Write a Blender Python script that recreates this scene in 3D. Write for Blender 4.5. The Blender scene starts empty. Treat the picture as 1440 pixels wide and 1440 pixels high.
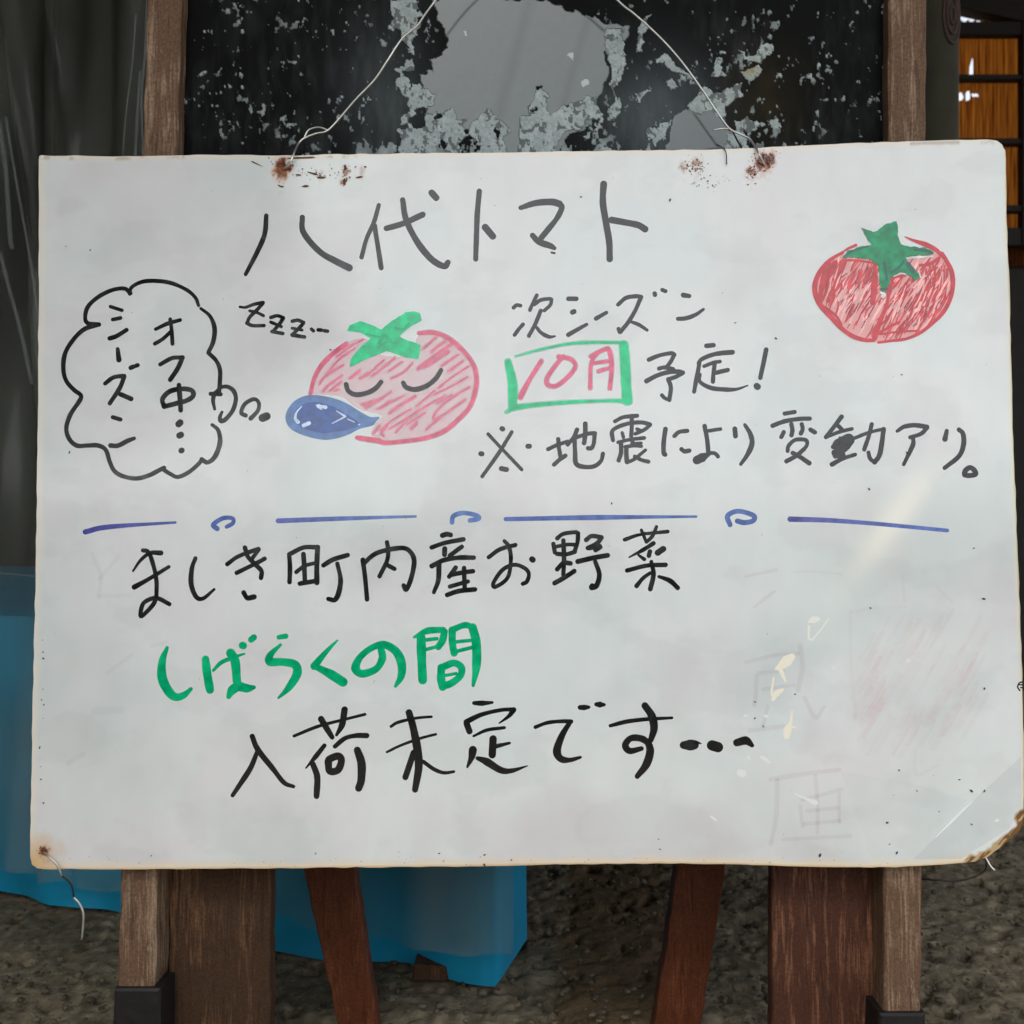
import bpy, math, random
import numpy as np
from mathutils import Vector
random.seed(7)
RNG = np.random.default_rng(11)
sc = bpy.context.scene
C = sc.collection

# ------------------------------------------------------------------ camera
CAM = np.array([0.0, 0.0, 0.55]); F = 1400.0
cd = bpy.data.cameras.new('camera'); cam = bpy.data.objects.new('camera', cd); C.objects.link(cam)
cam.location = CAM; cam.rotation_euler = (math.pi/2, 0, 0)
cd.sensor_width = 36; cd.sensor_fit = 'HORIZONTAL'; cd.lens = 36*F/1440
cd.clip_start = 0.05; cd.clip_end = 500
cd.dof.use_dof = True; cd.dof.focus_distance = .925; cd.dof.aperture_fstop = 10
sc.camera = cam
# ------------------------------------------------------------------ sky and sun
SUN_EL, SUN_AZ = math.radians(58), math.radians(200)      # high, behind the photographer
w = bpy.data.worlds.new('World'); sc.world = w; w.use_nodes = True
nt = w.node_tree; nt.nodes.clear()
sky = nt.nodes.new('ShaderNodeTexSky'); sky.sky_type = 'NISHITA'; sky.sun_disc = False
sky.sun_elevation = SUN_EL; sky.sun_rotation = SUN_AZ
sky.air_density = 0.6; sky.dust_density = 3.5; sky.ozone_density = 0.0; sky.altitude = 50
bg = nt.nodes.new('ShaderNodeBackground'); bg.inputs[1].default_value = 0.12
out = nt.nodes.new('ShaderNodeOutputWorld')
hs = nt.nodes.new('ShaderNodeHueSaturation'); hs.inputs['Saturation'].default_value = .35       # thin overcast: paler than a clear sky
tn = nt.nodes.new('ShaderNodeMix'); tn.data_type = 'RGBA'; tn.blend_type = 'MULTIPLY'; tn.inputs[0].default_value = 1; tn.inputs[7].default_value = (1.0, 1.01, .985, 1)
nt.links.new(sky.outputs[0], hs.inputs['Color']); nt.links.new(hs.outputs[0], tn.inputs[6]); nt.links.new(tn.outputs[2], bg.inputs[0]); nt.links.new(bg.outputs[0], out.inputs[0])
sl = bpy.data.lights.new('sun', 'SUN'); sl.energy = 1.2; sl.angle = math.radians(12); sl.color = (1, .96, .9)
so = bpy.data.objects.new('sun', sl); C.objects.link(so)
sd = Vector((math.sin(SUN_AZ)*math.cos(SUN_EL), math.cos(SUN_AZ)*math.cos(SUN_EL), math.sin(SUN_EL)))
so.rotation_euler = sd.to_track_quat('Z', 'Y').to_euler()
sc.view_settings.view_transform = 'Standard'; sc.view_settings.look = 'None'
sc.view_settings.gamma = 1; sc.view_settings.exposure = 2.0
sc.cycles.transparent_max_bounces = 32; sc.cycles.max_bounces = 8; sc.cycles.caustics_reflective = False

# ------------------------------------------------------------------ helpers
def srgb(r, g, b):
    f = lambda c: (c/255/12.92) if c <= 10 else ((c/255+.055)/1.055)**2.4
    return (f(r), f(g), f(b))
N0 = np.array([0.02455, 0.99906, -0.03580])                # the board leans back a little
def ray(x, y): return np.stack([(np.asarray(x, float)-720)/F, np.ones_like(np.asarray(x, float)), (720-np.asarray(y, float))/F], -1)
C0 = float(N0 @ (0.925*ray(55., 219.)))
def onplane(x, y, back=0.0):
    r = ray(x, y); d = (C0+back)/(r @ N0)
    return CAM + r*np.asarray(d)[..., None]
def at(x, y, depth): return CAM + ray(x, y)*depth
def smooth(t): return t*t*(3-2*t)
def vnoise(x, y, cell, seed=0):
    r = np.random.default_rng(seed); T = r.random((256, 256))
    x = np.asarray(x)/cell+1000; y = np.asarray(y)/cell+1000
    xi = np.floor(x).astype(int); yi = np.floor(y).astype(int); fx = smooth(x-xi); fy = smooth(y-yi)
    g = lambda a, b: T[a % 256, b % 256]
    return (g(xi, yi)*(1-fx)+g(xi+1, yi)*fx)*(1-fy)+(g(xi, yi+1)*(1-fx)+g(xi+1, yi+1)*fx)*fy
def fbm(x, y, cell, n=4, seed=0):
    s = 0; a = 1; t = 0
    for k in range(n):
        s = s+a*vnoise(x, y, cell/2**k, seed+k*17); t += a; a *= .55
    return s/t
def inpoly(X, Y, P):
    r = np.zeros(X.shape, bool); n = len(P)
    for i in range(n):
        x0, y0 = P[i]; x1, y1 = P[(i+1) % n]
        if y0 == y1: continue
        c = ((y0 > Y) != (y1 > Y)) & (X < (x1-x0)*(Y-y0)/(y1-y0)+x0)
        r ^= c
    return r
def tag(o, label=None, cat=None, group=None, kind=None):
    if label: o['label'] = label
    if cat: o['category'] = cat
    if group: o['group'] = group
    if kind: o['kind'] = kind
    return o
def empty(name, loc, label, cat, group=None):
    o = bpy.data.objects.new(name, None); C.objects.link(o); o.location = loc; o.empty_display_size = .05
    return tag(o, label, cat, group)
def wloc(p):
    v = np.zeros(3)
    while p is not None:
        v += np.array(p.location); p = p.parent
    return v
def mesh(name, V, Fc, mat, parent=None, col=None, smoothf=False, extra=None):
    V = np.asarray(V, float)
    if parent is not None: V = V-wloc(parent)
    me = bpy.data.meshes.new(name)
    if isinstance(Fc, np.ndarray):
        k = Fc.shape[1]
        me.vertices.add(len(V)); me.vertices.foreach_set('co', V.astype(np.float32).ravel())
        me.loops.add(Fc.size); me.loops.foreach_set('vertex_index', Fc.astype(np.int32).ravel())
        me.polygons.add(len(Fc)); me.polygons.foreach_set('loop_start', np.arange(0, Fc.size, k, dtype=np.int32))
        me.update(calc_edges=True); me.validate()
    else:
        me.from_pydata([tuple(v) for v in V], [], Fc); me.update()
    if col is not None:
        a = me.color_attributes.new('Col', 'FLOAT_COLOR', 'POINT')
        a.data.foreach_set('color', np.asarray(col, np.float32).ravel())
    if extra is not None:
        for k, v in extra.items():
            a = me.attributes.new(k, 'FLOAT', 'POINT'); a.data.foreach_set('value', np.asarray(v, np.float32).ravel())
    if smoothf: me.polygons.foreach_set('use_smooth', np.ones(len(me.polygons), bool))
    if mat: me.materials.append(mat)
    o = bpy.data.objects.new(name, me); C.objects.link(o)
    if parent is not None: o.parent = parent
    return o
def grid_faces(nu, nv):
    i = np.arange(nu-1)[:, None]*nv+np.arange(nv-1)[None]
    return np.stack([i, i+nv, i+nv+1, i+1], -1).reshape(-1, 4)
def catmull(P, per=6):
    P = np.asarray(P, float)
    if len(P) < 3:
        t = np.linspace(0, 1, 3)[:, None]; return P[0]*(1-t)+P[-1]*t
    Q = np.vstack([2*P[0]-P[1], P, 2*P[-1]-P[-2]]); o = []
    for i in range(1, len(Q)-2):
        for t in np.linspace(0, 1, per, endpoint=False):
            a, b, c, d = Q[i-1], Q[i], Q[i+1], Q[i+2]
            o.append(.5*((2*b)+(-a+c)*t+(2*a-5*b+4*c-d)*t*t+(-a+3*b-3*c+d)*t**3))
    o.append(P[-1]); return np.array(o)
def tube(pts, r, seg=8, per=5):
    P = catmull(pts, per); n = len(P); V = []; Fc = []
    for i in range(n):
        d = P[min(i+1, n-1)]-P[max(i-1, 0)]; d = d/(np.linalg.norm(d)+1e-12)
        u = np.cross(d, [.13, .97, .2]); u /= np.linalg.norm(u); v = np.cross(d, u)
        for k in range(seg):
            a = 2*math.pi*k/seg; V.append(P[i]+r*(math.cos(a)*u+math.sin(a)*v))
    for i in range(n-1):
        for k in range(seg): Fc.append((i*seg+k, i*seg+(k+1) % seg, (i+1)*seg+(k+1) % seg, (i+1)*seg+k))
    Fc.append(tuple(range(seg))[::-1]); Fc.append(tuple(range((n-1)*seg, n*seg)))
    return V, Fc
def slab(front, back_vec, bevel=0.0):
    """front: list of 4 corner points, counter-clockwise seen from the camera; extruded along back_vec, with chamfered front edges"""
    A = np.array(front, float); B = A+back_vec; c = A.mean(0)
    if bevel:
        In = []
        for i in range(4):
            e1 = A[(i+1) % 4]-A[i]; e2 = A[i-1]-A[i]
            In.append(A[i]+bevel*(e1/np.linalg.norm(e1)+e2/np.linalg.norm(e2)))
        bv = np.array(back_vec)/np.linalg.norm(back_vec)*bevel
        V = np.vstack([In, A+bv, B]); Fc = [(0, 1, 2, 3)]
        for r in (0, 4):
            for i in range(4): j = (i+1) % 4; Fc.append((r+i, r+4+i, r+4+j, r+j))
        Fc.append((11, 10, 9, 8)); return V, Fc
    V = np.vstack([A, B]); Fc = [(0, 1, 2, 3), (7, 6, 5, 4)]
    for i in range(4): j = (i+1) % 4; Fc.append((i, 4+i, 4+j, j))
    return V, Fc
def box(x0, x1, y0, y1, z0, z1):
    return slab([(x0, y0, z0), (x1, y0, z0), (x1, y0, z1), (x0, y0, z1)], (0, y1-y0, 0))
def longbox(front, back_vec, n=40, jit=.0006, bevel=.0015, seed=0):
    """a beam subdivided along its length with slightly uneven edges. front = bl, br, tr, tl"""
    bl, br, tr, tl = [np.array(p, float) for p in front]; r = random.Random(seed)
    bv = np.array(back_vec, float); bn = bv/np.linalg.norm(bv); V = []; Fc = []
    for i in range(n+1):
        t = i/n; L = bl*(1-t)+tl*t; R = br*(1-t)+tr*t; s = (R-L)/np.linalg.norm(R-L)
        L = L+s*r.uniform(-jit, jit); R = R+s*r.uniform(-jit, jit)
        b = bevel*r.uniform(.5, 1.6); c = bevel*r.uniform(.5, 1.6)
        V += [L+s*b, R-s*c, R+bn*c, R+bv, L+bv, L+bn*b]
    for i in range(n):
        for k in range(6): j = (k+1) % 6; Fc.append((i*6+k, i*6+j, i*6+6+j, i*6+6+k))
    Fc.append(tuple(range(6))[::-1]); Fc.append(tuple(range(n*6, n*6+6)))
    return V, Fc

# ------------------------------------------------------------------ materials
def newmat(name):
    m = bpy.data.materials.new(name); m.use_nodes = True; t = m.node_tree
    return m, t, t.nodes['Principled BSDF'], t.nodes, t.links
def simple(name, col, rough=.6, metal=0, noise=0, scale=40, bump=0, spec=.5, coat=0):
    m, t, p, N, L = newmat(name)
    p.inputs['Base Color'].default_value = (*col, 1); p.inputs['Roughness'].default_value = rough
    p.inputs['Metallic'].default_value = metal; p.inputs['Specular IOR Level'].default_value = spec
    p.inputs['Coat Weight'].default_value = coat
    tc = N.new('ShaderNodeTexCoord'); n = N.new('ShaderNodeTexNoise'); n.inputs['Scale'].default_value = scale
    n.inputs['Detail'].default_value = 6; L.new(tc.outputs['Object'], n.inputs['Vector'])
    if noise:
        r = N.new('ShaderNodeMapRange'); r.inputs[1].default_value = .25; r.inputs[2].default_value = .75
        r.inputs[3].default_value = 1-noise; r.inputs[4].default_value = 1+noise
        L.new(n.outputs[0], r.inputs[0]); v = N.new('ShaderNodeVectorMath'); v.operation = 'SCALE'
        v.inputs[0].default_value = col; L.new(r.outputs[0], v.inputs['Scale']); L.new(v.outputs[0], p.inputs['Base Color'])
    if bump:
        b = N.new('ShaderNodeBump'); b.inputs['Strength'].default_value = bump; b.inputs['Distance'].default_value = .004
        L.new(n.outputs[0], b.inputs['Height']); L.new(b.outputs[0], p.inputs['Normal'])
    return m
def wood(name, dark, mid, light, flake=None, flake_amt=.6, rough=.75, gs=(55, 55, 4), spec=.3, bump=.5):
    m, t, p, N, L = newmat(name); p.inputs['Roughness'].default_value = rough; p.inputs['Specular IOR Level'].default_value = spec
    tc = N.new('ShaderNodeTexCoord'); mp = N.new('ShaderNodeMapping'); mp.inputs['Scale'].default_value = gs
    L.new(tc.outputs['Object'], mp.inputs['Vector'])
    n1 = N.new('ShaderNodeTexNoise'); n1.inputs['Scale'].default_value = 1.6; n1.inputs['Detail'].default_value = 9; n1.inputs['Distortion'].default_value = .5
    n1.inputs['Roughness'].default_value = .65
    L.new(mp.outputs[0], n1.inputs['Vector'])
    n2 = N.new('ShaderNodeTexNoise'); n2.inputs['Scale'].default_value = 14; n2.inputs['Detail'].default_value = 5; L.new(tc.outputs['Object'], n2.inputs['Vector'])
    mp3 = N.new('ShaderNodeMapping'); mp3.inputs['Scale'].default_value = (420, 420, 22); L.new(tc.outputs['Object'], mp3.inputs['Vector'])
    n3 = N.new('ShaderNodeTexNoise'); n3.inputs['Scale'].default_value = 1.3; n3.inputs['Detail'].default_value = 8; L.new(mp3.outputs[0], n3.inputs['Vector'])
    ad = N.new('ShaderNodeMath'); ad.operation = 'MULTIPLY_ADD'; ad.inputs[1].default_value = .5; L.new(n2.outputs[0], ad.inputs[0]); L.new(n1.outputs[0], ad.inputs[2])
    ad2 = N.new('ShaderNodeMath'); ad2.operation = 'MULTIPLY_ADD'; ad2.inputs[1].default_value = .55; L.new(n3.outputs[0], ad2.inputs[0]); L.new(ad.outputs[0], ad2.inputs[2])
    cr = N.new('ShaderNodeValToRGB'); e = cr.color_ramp.elements
    e[0].position = .72; e[0].color = (*dark, 1); e[1].position = 1.0; e[1].color = (*mid, 1)
    x = cr.color_ramp.elements.new(.0); x.color = (*dark, 1)
    mr = N.new('ShaderNodeMapRange'); mr.inputs[1].default_value = .75; mr.inputs[2].default_value = 1.3; L.new(ad2.outputs[0], mr.inputs[0])
    e[0].position = .15; e[1].position = .5; x2 = cr.color_ramp.elements.new(.9); x2.color = (*light, 1)
    L.new(mr.outputs[0], cr.inputs[0]); last = cr.outputs[0]
    mpc = N.new('ShaderNodeMapping'); mpc.inputs['Scale'].default_value = (300, 300, 16); L.new(tc.outputs['Object'], mpc.inputs['Vector'])
    nc = N.new('ShaderNodeTexNoise'); nc.inputs['Scale'].default_value = 1; nc.inputs['Detail'].default_value = 4; nc.inputs['Distortion'].default_value = .8; L.new(mpc.outputs[0], nc.inputs['Vector'])
    mc = N.new('ShaderNodeMapRange'); mc.inputs[1].default_value = .58; mc.inputs[2].default_value = .66; mc.inputs[4].default_value = .7; L.new(nc.outputs[0], mc.inputs[0])
    mxc = N.new('ShaderNodeMix'); mxc.data_type = 'RGBA'; L.new(mc.outputs[0], mxc.inputs[0]); L.new(last, mxc.inputs[6]); mxc.inputs[7].default_value = (dark[0]*.45, dark[1]*.45, dark[2]*.45, 1); last = mxc.outputs[2]
    nf = N.new('ShaderNodeTexNoise'); nf.inputs['Scale'].default_value = 420; nf.inputs['Detail'].default_value = 3; L.new(tc.outputs['Object'], nf.inputs['Vector'])
    mf = N.new('ShaderNodeMapRange'); mf.inputs[1].default_value = .3; mf.inputs[2].default_value = .7; mf.inputs[3].default_value = .72; mf.inputs[4].default_value = 1.3; L.new(nf.outputs[0], mf.inputs[0])
    vf = N.new('ShaderNodeVectorMath'); vf.operation = 'SCALE'; L.new(last, vf.inputs[0]); L.new(mf.outputs[0], vf.inputs['Scale']); last = vf.outputs[0]
    if flake is not None:
        mp4 = N.new('ShaderNodeMapping'); mp4.inputs['Scale'].default_value = (90, 90, 28); L.new(tc.outputs['Object'], mp4.inputs['Vector'])
        n4 = N.new('ShaderNodeTexNoise'); n4.inputs['Scale'].default_value = 1.5; n4.inputs['Detail'].default_value = 7; n4.inputs['Roughness'].default_value = .7; L.new(mp4.outputs[0], n4.inputs['Vector'])
        m4 = N.new('ShaderNodeMapRange'); m4.inputs[1].default_value = .62; m4.inputs[2].default_value = .68; m4.inputs[4].default_value = flake_amt; L.new(n4.outputs[0], m4.inputs[0])
        mx = N.new('ShaderNodeMix'); mx.data_type = 'RGBA'; L.new(m4.outputs[0], mx.inputs[0]); L.new(last, mx.inputs[6]); mx.inputs[7].default_value = (*flake, 1); last = mx.outputs[2]
    L.new(last, p.inputs['Base Color'])
    b = N.new('ShaderNodeBump'); b.inputs['Strength'].default_value = bump; b.inputs['Distance'].default_value = .0015; L.new(ad2.outputs[0], b.inputs['Height']); L.new(b.outputs[0], p.inputs['Normal'])
    return m
def attrmat(name, rough=.15, spec=.5, wave=0, rattr=None, alpha=False, rough_noise=0):
    m, t, p, N, L = newmat(name)
    a = N.new('ShaderNodeAttribute'); a.attribute_name = 'Col'; L.new(a.outputs['Color'], p.inputs['Base Color'])
    p.inputs['Roughness'].default_value = rough; p.inputs['Specular IOR Level'].default_value = spec
    tc = N.new('ShaderNodeTexCoord')
    if rattr:
        r = N.new('ShaderNodeAttribute'); r.attribute_name = rattr; L.new(r.outputs['Fac'], p.inputs['Roughness'])
        q = N.new('ShaderNodeAttribute'); q.attribute_name = 'Spec'; L.new(q.outputs['Fac'], p.inputs['Specular IOR Level'])
    if wave:
        n = N.new('ShaderNodeTexNoise'); n.inputs['Scale'].default_value = 7; n.inputs['Detail'].default_value = 1.5; L.new(tc.outputs['Object'], n.inputs['Vector'])
        b = N.new('ShaderNodeBump'); b.inputs['Strength'].default_value = 1; b.inputs['Distance'].default_value = wave; L.new(n.outputs[0], b.inputs['Height']); L.new(b.outputs[0], p.inputs['Normal'])
    if alpha:
        tr = N.new('ShaderNodeBsdfTransparent'); mx = N.new('ShaderNodeMixShader'); o = N['Material Output']
        L.new(a.outputs['Alpha'], mx.inputs[0]); L.new(tr.outputs[0], mx.inputs[1]); L.new(p.outputs[0], mx.inputs[2]); L.new(mx.outputs[0], o.inputs['Surface'])
    return m
M_board = attrmat('board_melamine', rough=.12, spec=.5, wave=.0016)
M_ink = attrmat('marker_ink', rough=.14, spec=.5, wave=.0016)
t = M_ink.node_tree; n = t.nodes.new('ShaderNodeTexNoise'); n.inputs['Scale'].default_value = 110; n.inputs['Detail'].default_value = 5
tc = t.nodes.new('ShaderNodeTexCoord'); t.links.new(tc.outputs['Object'], n.inputs['Vector']); mr = t.nodes.new('ShaderNodeMapRange'); mr.inputs[1].default_value = .3; mr.inputs[2].default_value = .7
mr.inputs[3].default_value = .78; mr.inputs[4].default_value = 1.35; t.links.new(n.outputs[0], mr.inputs[0]); vm = t.nodes.new('ShaderNodeVectorMath'); vm.operation = 'SCALE'
at_ = [q for q in t.nodes if q.bl_idname == 'ShaderNodeAttribute'][0]; t.links.new(at_.outputs['Color'], vm.inputs[0]); t.links.new(mr.outputs[0], vm.inputs['Scale']); t.links.new(vm.outputs[0], t.nodes['Principled BSDF'].inputs['Base Color'])
mr2 = t.nodes.new('ShaderNodeMapRange'); mr2.inputs[1].default_value = .3; mr2.inputs[2].default_value = .7; mr2.inputs[3].default_value = .08; mr2.inputs[4].default_value = .26; t.links.new(n.outputs[0], mr2.inputs[0]); t.links.new(mr2.outputs[0], t.nodes['Principled BSDF'].inputs['Roughness'])
M_stain = attrmat('stain_film', rough=.4, spec=.3, alpha=True)
M_chalk = attrmat('worn_black_panel', rattr='Rough', spec=.5, wave=.0006)
M_legtop = wood('weathered_easel_wood', srgb(100, 76, 58), srgb(128, 103, 82), srgb(148, 126, 104), flake=srgb(176, 166, 150), flake_amt=.45)
M_plank = wood('brown_plank_wood', srgb(62, 42, 26), srgb(90, 62, 40), srgb(108, 78, 52), gs=(40, 40, 3))
M_plankr = wood('red_brown_plank_wood', srgb(70, 40, 26), srgb(102, 62, 43), srgb(126, 86, 62), gs=(70, 70, 6))
M_red = wood('red_stained_wood', srgb(84, 44, 24), srgb(100, 55, 31), srgb(116, 68, 42), gs=(20, 20, 2), rough=.55)
M_rubber = simple('black_rubber', srgb(17, 14, 13), .6, noise=.3, bump=.3, scale=80)
M_wire = simple('steel_wire', srgb(205, 205, 200), .35, metal=.85, noise=.15, scale=200)
M_darkwire = simple('dark_oxidised_wire', srgb(30, 28, 26), .6, metal=.3)
M_wall = simple('dark_shed_boards', srgb(34, 31, 25), .8, noise=.35, scale=6, bump=.2)
M_dark = simple('dark_beam_wood', srgb(20, 15, 13), .8, noise=.3, scale=30, bump=.3)
M_block = simple('grey_block', srgb(92, 90, 84), .9, noise=.2, scale=20, bump=.3)
M_post = simple('mossy_post', srgb(42, 41, 26), .85, noise=.4, scale=18, bump=.5)

# ------------------------------------------------------------------ the setting
def ground():
    xs = np.unique(np.concatenate([np.linspace(-60, -4, 15), np.linspace(-4, -1.1, 28), np.arange(-1.1, 1.1, .0034), np.linspace(1.1, 4, 28), np.linspace(4, 60, 15)]))
    ys = np.unique(np.concatenate([np.linspace(-60, -3, 15), np.linspace(-3, .9, 30), np.arange(.9, 1.7, .0040), np.arange(1.7, 2.6, .012), np.linspace(2.6, 6, 20), np.linspace(6, 80, 15)]))
    X, Y = np.meshgrid(xs, ys, indexing='ij')
    near = np.clip((2.4-np.abs(Y-1.5)*2)/.8, 0, 1)*np.clip((1.6-np.abs(X))/.3, 0, 1)
    h = fbm(X, Y, .40, 2, 3)*.008
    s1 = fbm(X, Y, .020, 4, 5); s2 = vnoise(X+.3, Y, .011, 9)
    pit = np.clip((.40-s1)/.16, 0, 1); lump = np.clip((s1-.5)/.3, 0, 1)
    h = h+lump*.003-pit*.010+s2*.0022
    Z = (h-.012)*near
    c = fbm(X*1.0, Y, .09, 4, 21)[..., None]; c2 = vnoise(X, Y, .009, 30)[..., None]
    base = np.array(srgb(88, 81, 66))*(1-c)+np.array(srgb(130, 120, 100))*c
    base = base*(.55+.8*c2*(.5+vnoise(X, Y, .005, 33)[..., None]))
    # rusty brown damp patch between the legs
    br = np.clip((.085-np.abs(X-.135-(Y-1.3)*.12))/.02+(s1-.5)*3, 0, 1)[..., None]*np.clip((1.75-Y)/.2, 0, 1)[..., None]
    base = base*(1-br)+np.array(srgb(96, 80, 58))*(.6+.7*c)*br
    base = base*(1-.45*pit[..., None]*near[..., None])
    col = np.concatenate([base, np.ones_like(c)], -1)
    m = attrmat('coarse_soil', rough=.9, spec=.2)
    t = m.node_tree; N = t.nodes; L = t.links; p = N['Principled BSDF']
    tc = N.new('ShaderNodeTexCoord'); n = N.new('ShaderNodeTexNoise'); n.inputs['Scale'].default_value = 260; n.inputs['Detail'].default_value = 5
    L.new(tc.outputs['Object'], n.inputs['Vector']); b = N.new('ShaderNodeBump'); b.inputs['Distance'].default_value = .003; b.inputs['Strength'].default_value = .7
    L.new(n.outputs[0], b.inputs['Height']); L.new(b.outputs[0], p.inputs['Normal'])
    V = np.stack([X, Y, Z], -1).reshape(-1, 3)
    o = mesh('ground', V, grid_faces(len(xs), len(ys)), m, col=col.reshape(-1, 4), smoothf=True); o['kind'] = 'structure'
ground()
def gravel():
    m = attrmat('gravel_stone', rough=.85, spec=.25); V = []; Fc = []; col = []
    ico = []
    phi = (1+5**.5)/2
    iv = np.array([(-1, phi, 0), (1, phi, 0), (-1, -phi, 0), (1, -phi, 0), (0, -1, phi), (0, 1, phi), (0, -1, -phi), (0, 1, -phi), (phi, 0, -1), (phi, 0, 1), (-phi, 0, -1), (-phi, 0, 1)])/1.9
    fi = np.array([(0, 11, 5), (0, 5, 1), (0, 1, 7), (0, 7, 10), (0, 10, 11), (1, 5, 9), (5, 11, 4), (11, 10, 2), (10, 7, 6), (7, 1, 8), (3, 9, 4), (3, 4, 2), (3, 2, 6), (3, 6, 8), (3, 8, 9), (4, 9, 5), (2, 4, 11), (6, 2, 10), (8, 6, 7), (9, 8, 1)])
    n = 6500; k = 0
    for i in range(n):
        y = .95+1.3*RNG.random()**1.3; x = RNG.uniform(-.62, .62)*y*1.0
        r = .0014+.0042*RNG.random()**3
        sc_ = r*RNG.uniform(.6, 1.3, 3)*np.array([1, 1, .55]); v = iv*sc_*RNG.uniform(.8, 1.2, (12, 1))
        a = RNG.uniform(0, 6.28); R = np.array([[math.cos(a), -math.sin(a), 0], [math.sin(a), math.cos(a), 0], [0, 0, 1]])
        V.append(v@R.T+[x, y, r*.25+.001]); Fc.append(fi+k*12); k += 1
        g = RNG.uniform(.45, 1.25)*np.array(srgb(92, 84, 69)); col.append(np.tile([*g, 1], (12, 1)))
    o = mesh('gravel', np.vstack(V), np.vstack(Fc), m, col=np.vstack(col)); tag(o, 'loose grey brown grit and small stones scattered over the bare ground', 'gravel', kind='stuff')
gravel()

def thing_box(name, b, mat, label, cat, parent=None, kind=None):
    V, Fc = box(*b); loc = ((b[0]+b[1])/2, (b[2]+b[3])/2, b[4])
    me = mesh(name, np.array(V)-np.array(loc), Fc, mat); me.location = loc
    if label: tag(me, label, cat)
    return me
# shed: roof, left wall, rear wall made of boards
def board_wall(name, label, x0, x1, z0, z1, y, mat, wd=.18):
    e = empty(name, ((x0+x1)/2, y, z0), label, 'wall'); x = x0; k = 0; shared = None
    while x < x1-.01:
        ww = min(wd, x1-x)-.006
        V, Fc = slab([(x, y+.004*(k % 2), z0), (x+ww, y+.004*(k % 2), z0), (x+ww, y+.004*(k % 2), z1), (x, y+.004*(k % 2), z1)], (0, .02, 0), .002)
        mesh('plank', V, Fc, mat, e); x += wd; k += 1
    V, Fc = box(x0, x1, y+.03, y+.05, z0, z1); mesh('backing', V, Fc, M_dark, e)
    return e
board_wall('rear_wall', 'dark brown boarded wall behind the easel, left of the amber screen', -2.3, 1.22, 0, 2.6, 3.05, M_wall)
board_wall('low_wall', 'dark boarded wall under the amber corrugated screen', 1.22, 2.5, 0, 1.38, 3.05, M_dark)
e = empty('side_wall', (-2.3, 1, 0), 'dark side wall of the shed at far left', 'wall')
V, Fc = box(-2.34, -2.3, -.9, 3.05, 0, 2.8); mesh('panel', V, Fc, M_wall, e)
e = empty('shed_roof', (0, 1, 2.5), 'dark roof of the shed over the whole stall', 'roof')
V, Fc = slab([(-2.6, -1.0, 2.62), (3.2, -1.0, 2.62), (3.2, -1.0, 2.68), (-2.6, -1.0, 2.68)], (0, 4.3, -.2)); mesh('roof_sheet', V, Fc, M_dark, e)
for k in range(6):
    x = -2.3+k*1.0
    V, Fc = slab([(x, -.9, 2.5), (x+.06, -.9, 2.5), (x+.06, -.9, 2.615), (x, -.9, 2.615)], (0, 4.0, -.19)); mesh('rafter', V, Fc, M_dark, e)
# slanting beam that bounds the gap of sky (top right)
D = 3.0
V, Fc = slab([at(1290, -4, D), at(1640, 74, D), at(1640, -60, D), at(1290, -140, D)], (0, .05, 0), .002)
o = mesh('roof_beam', V, Fc, M_dark); tag(o, 'dark slanting roof beam above the gap of sky at top right', 'beam')
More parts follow.
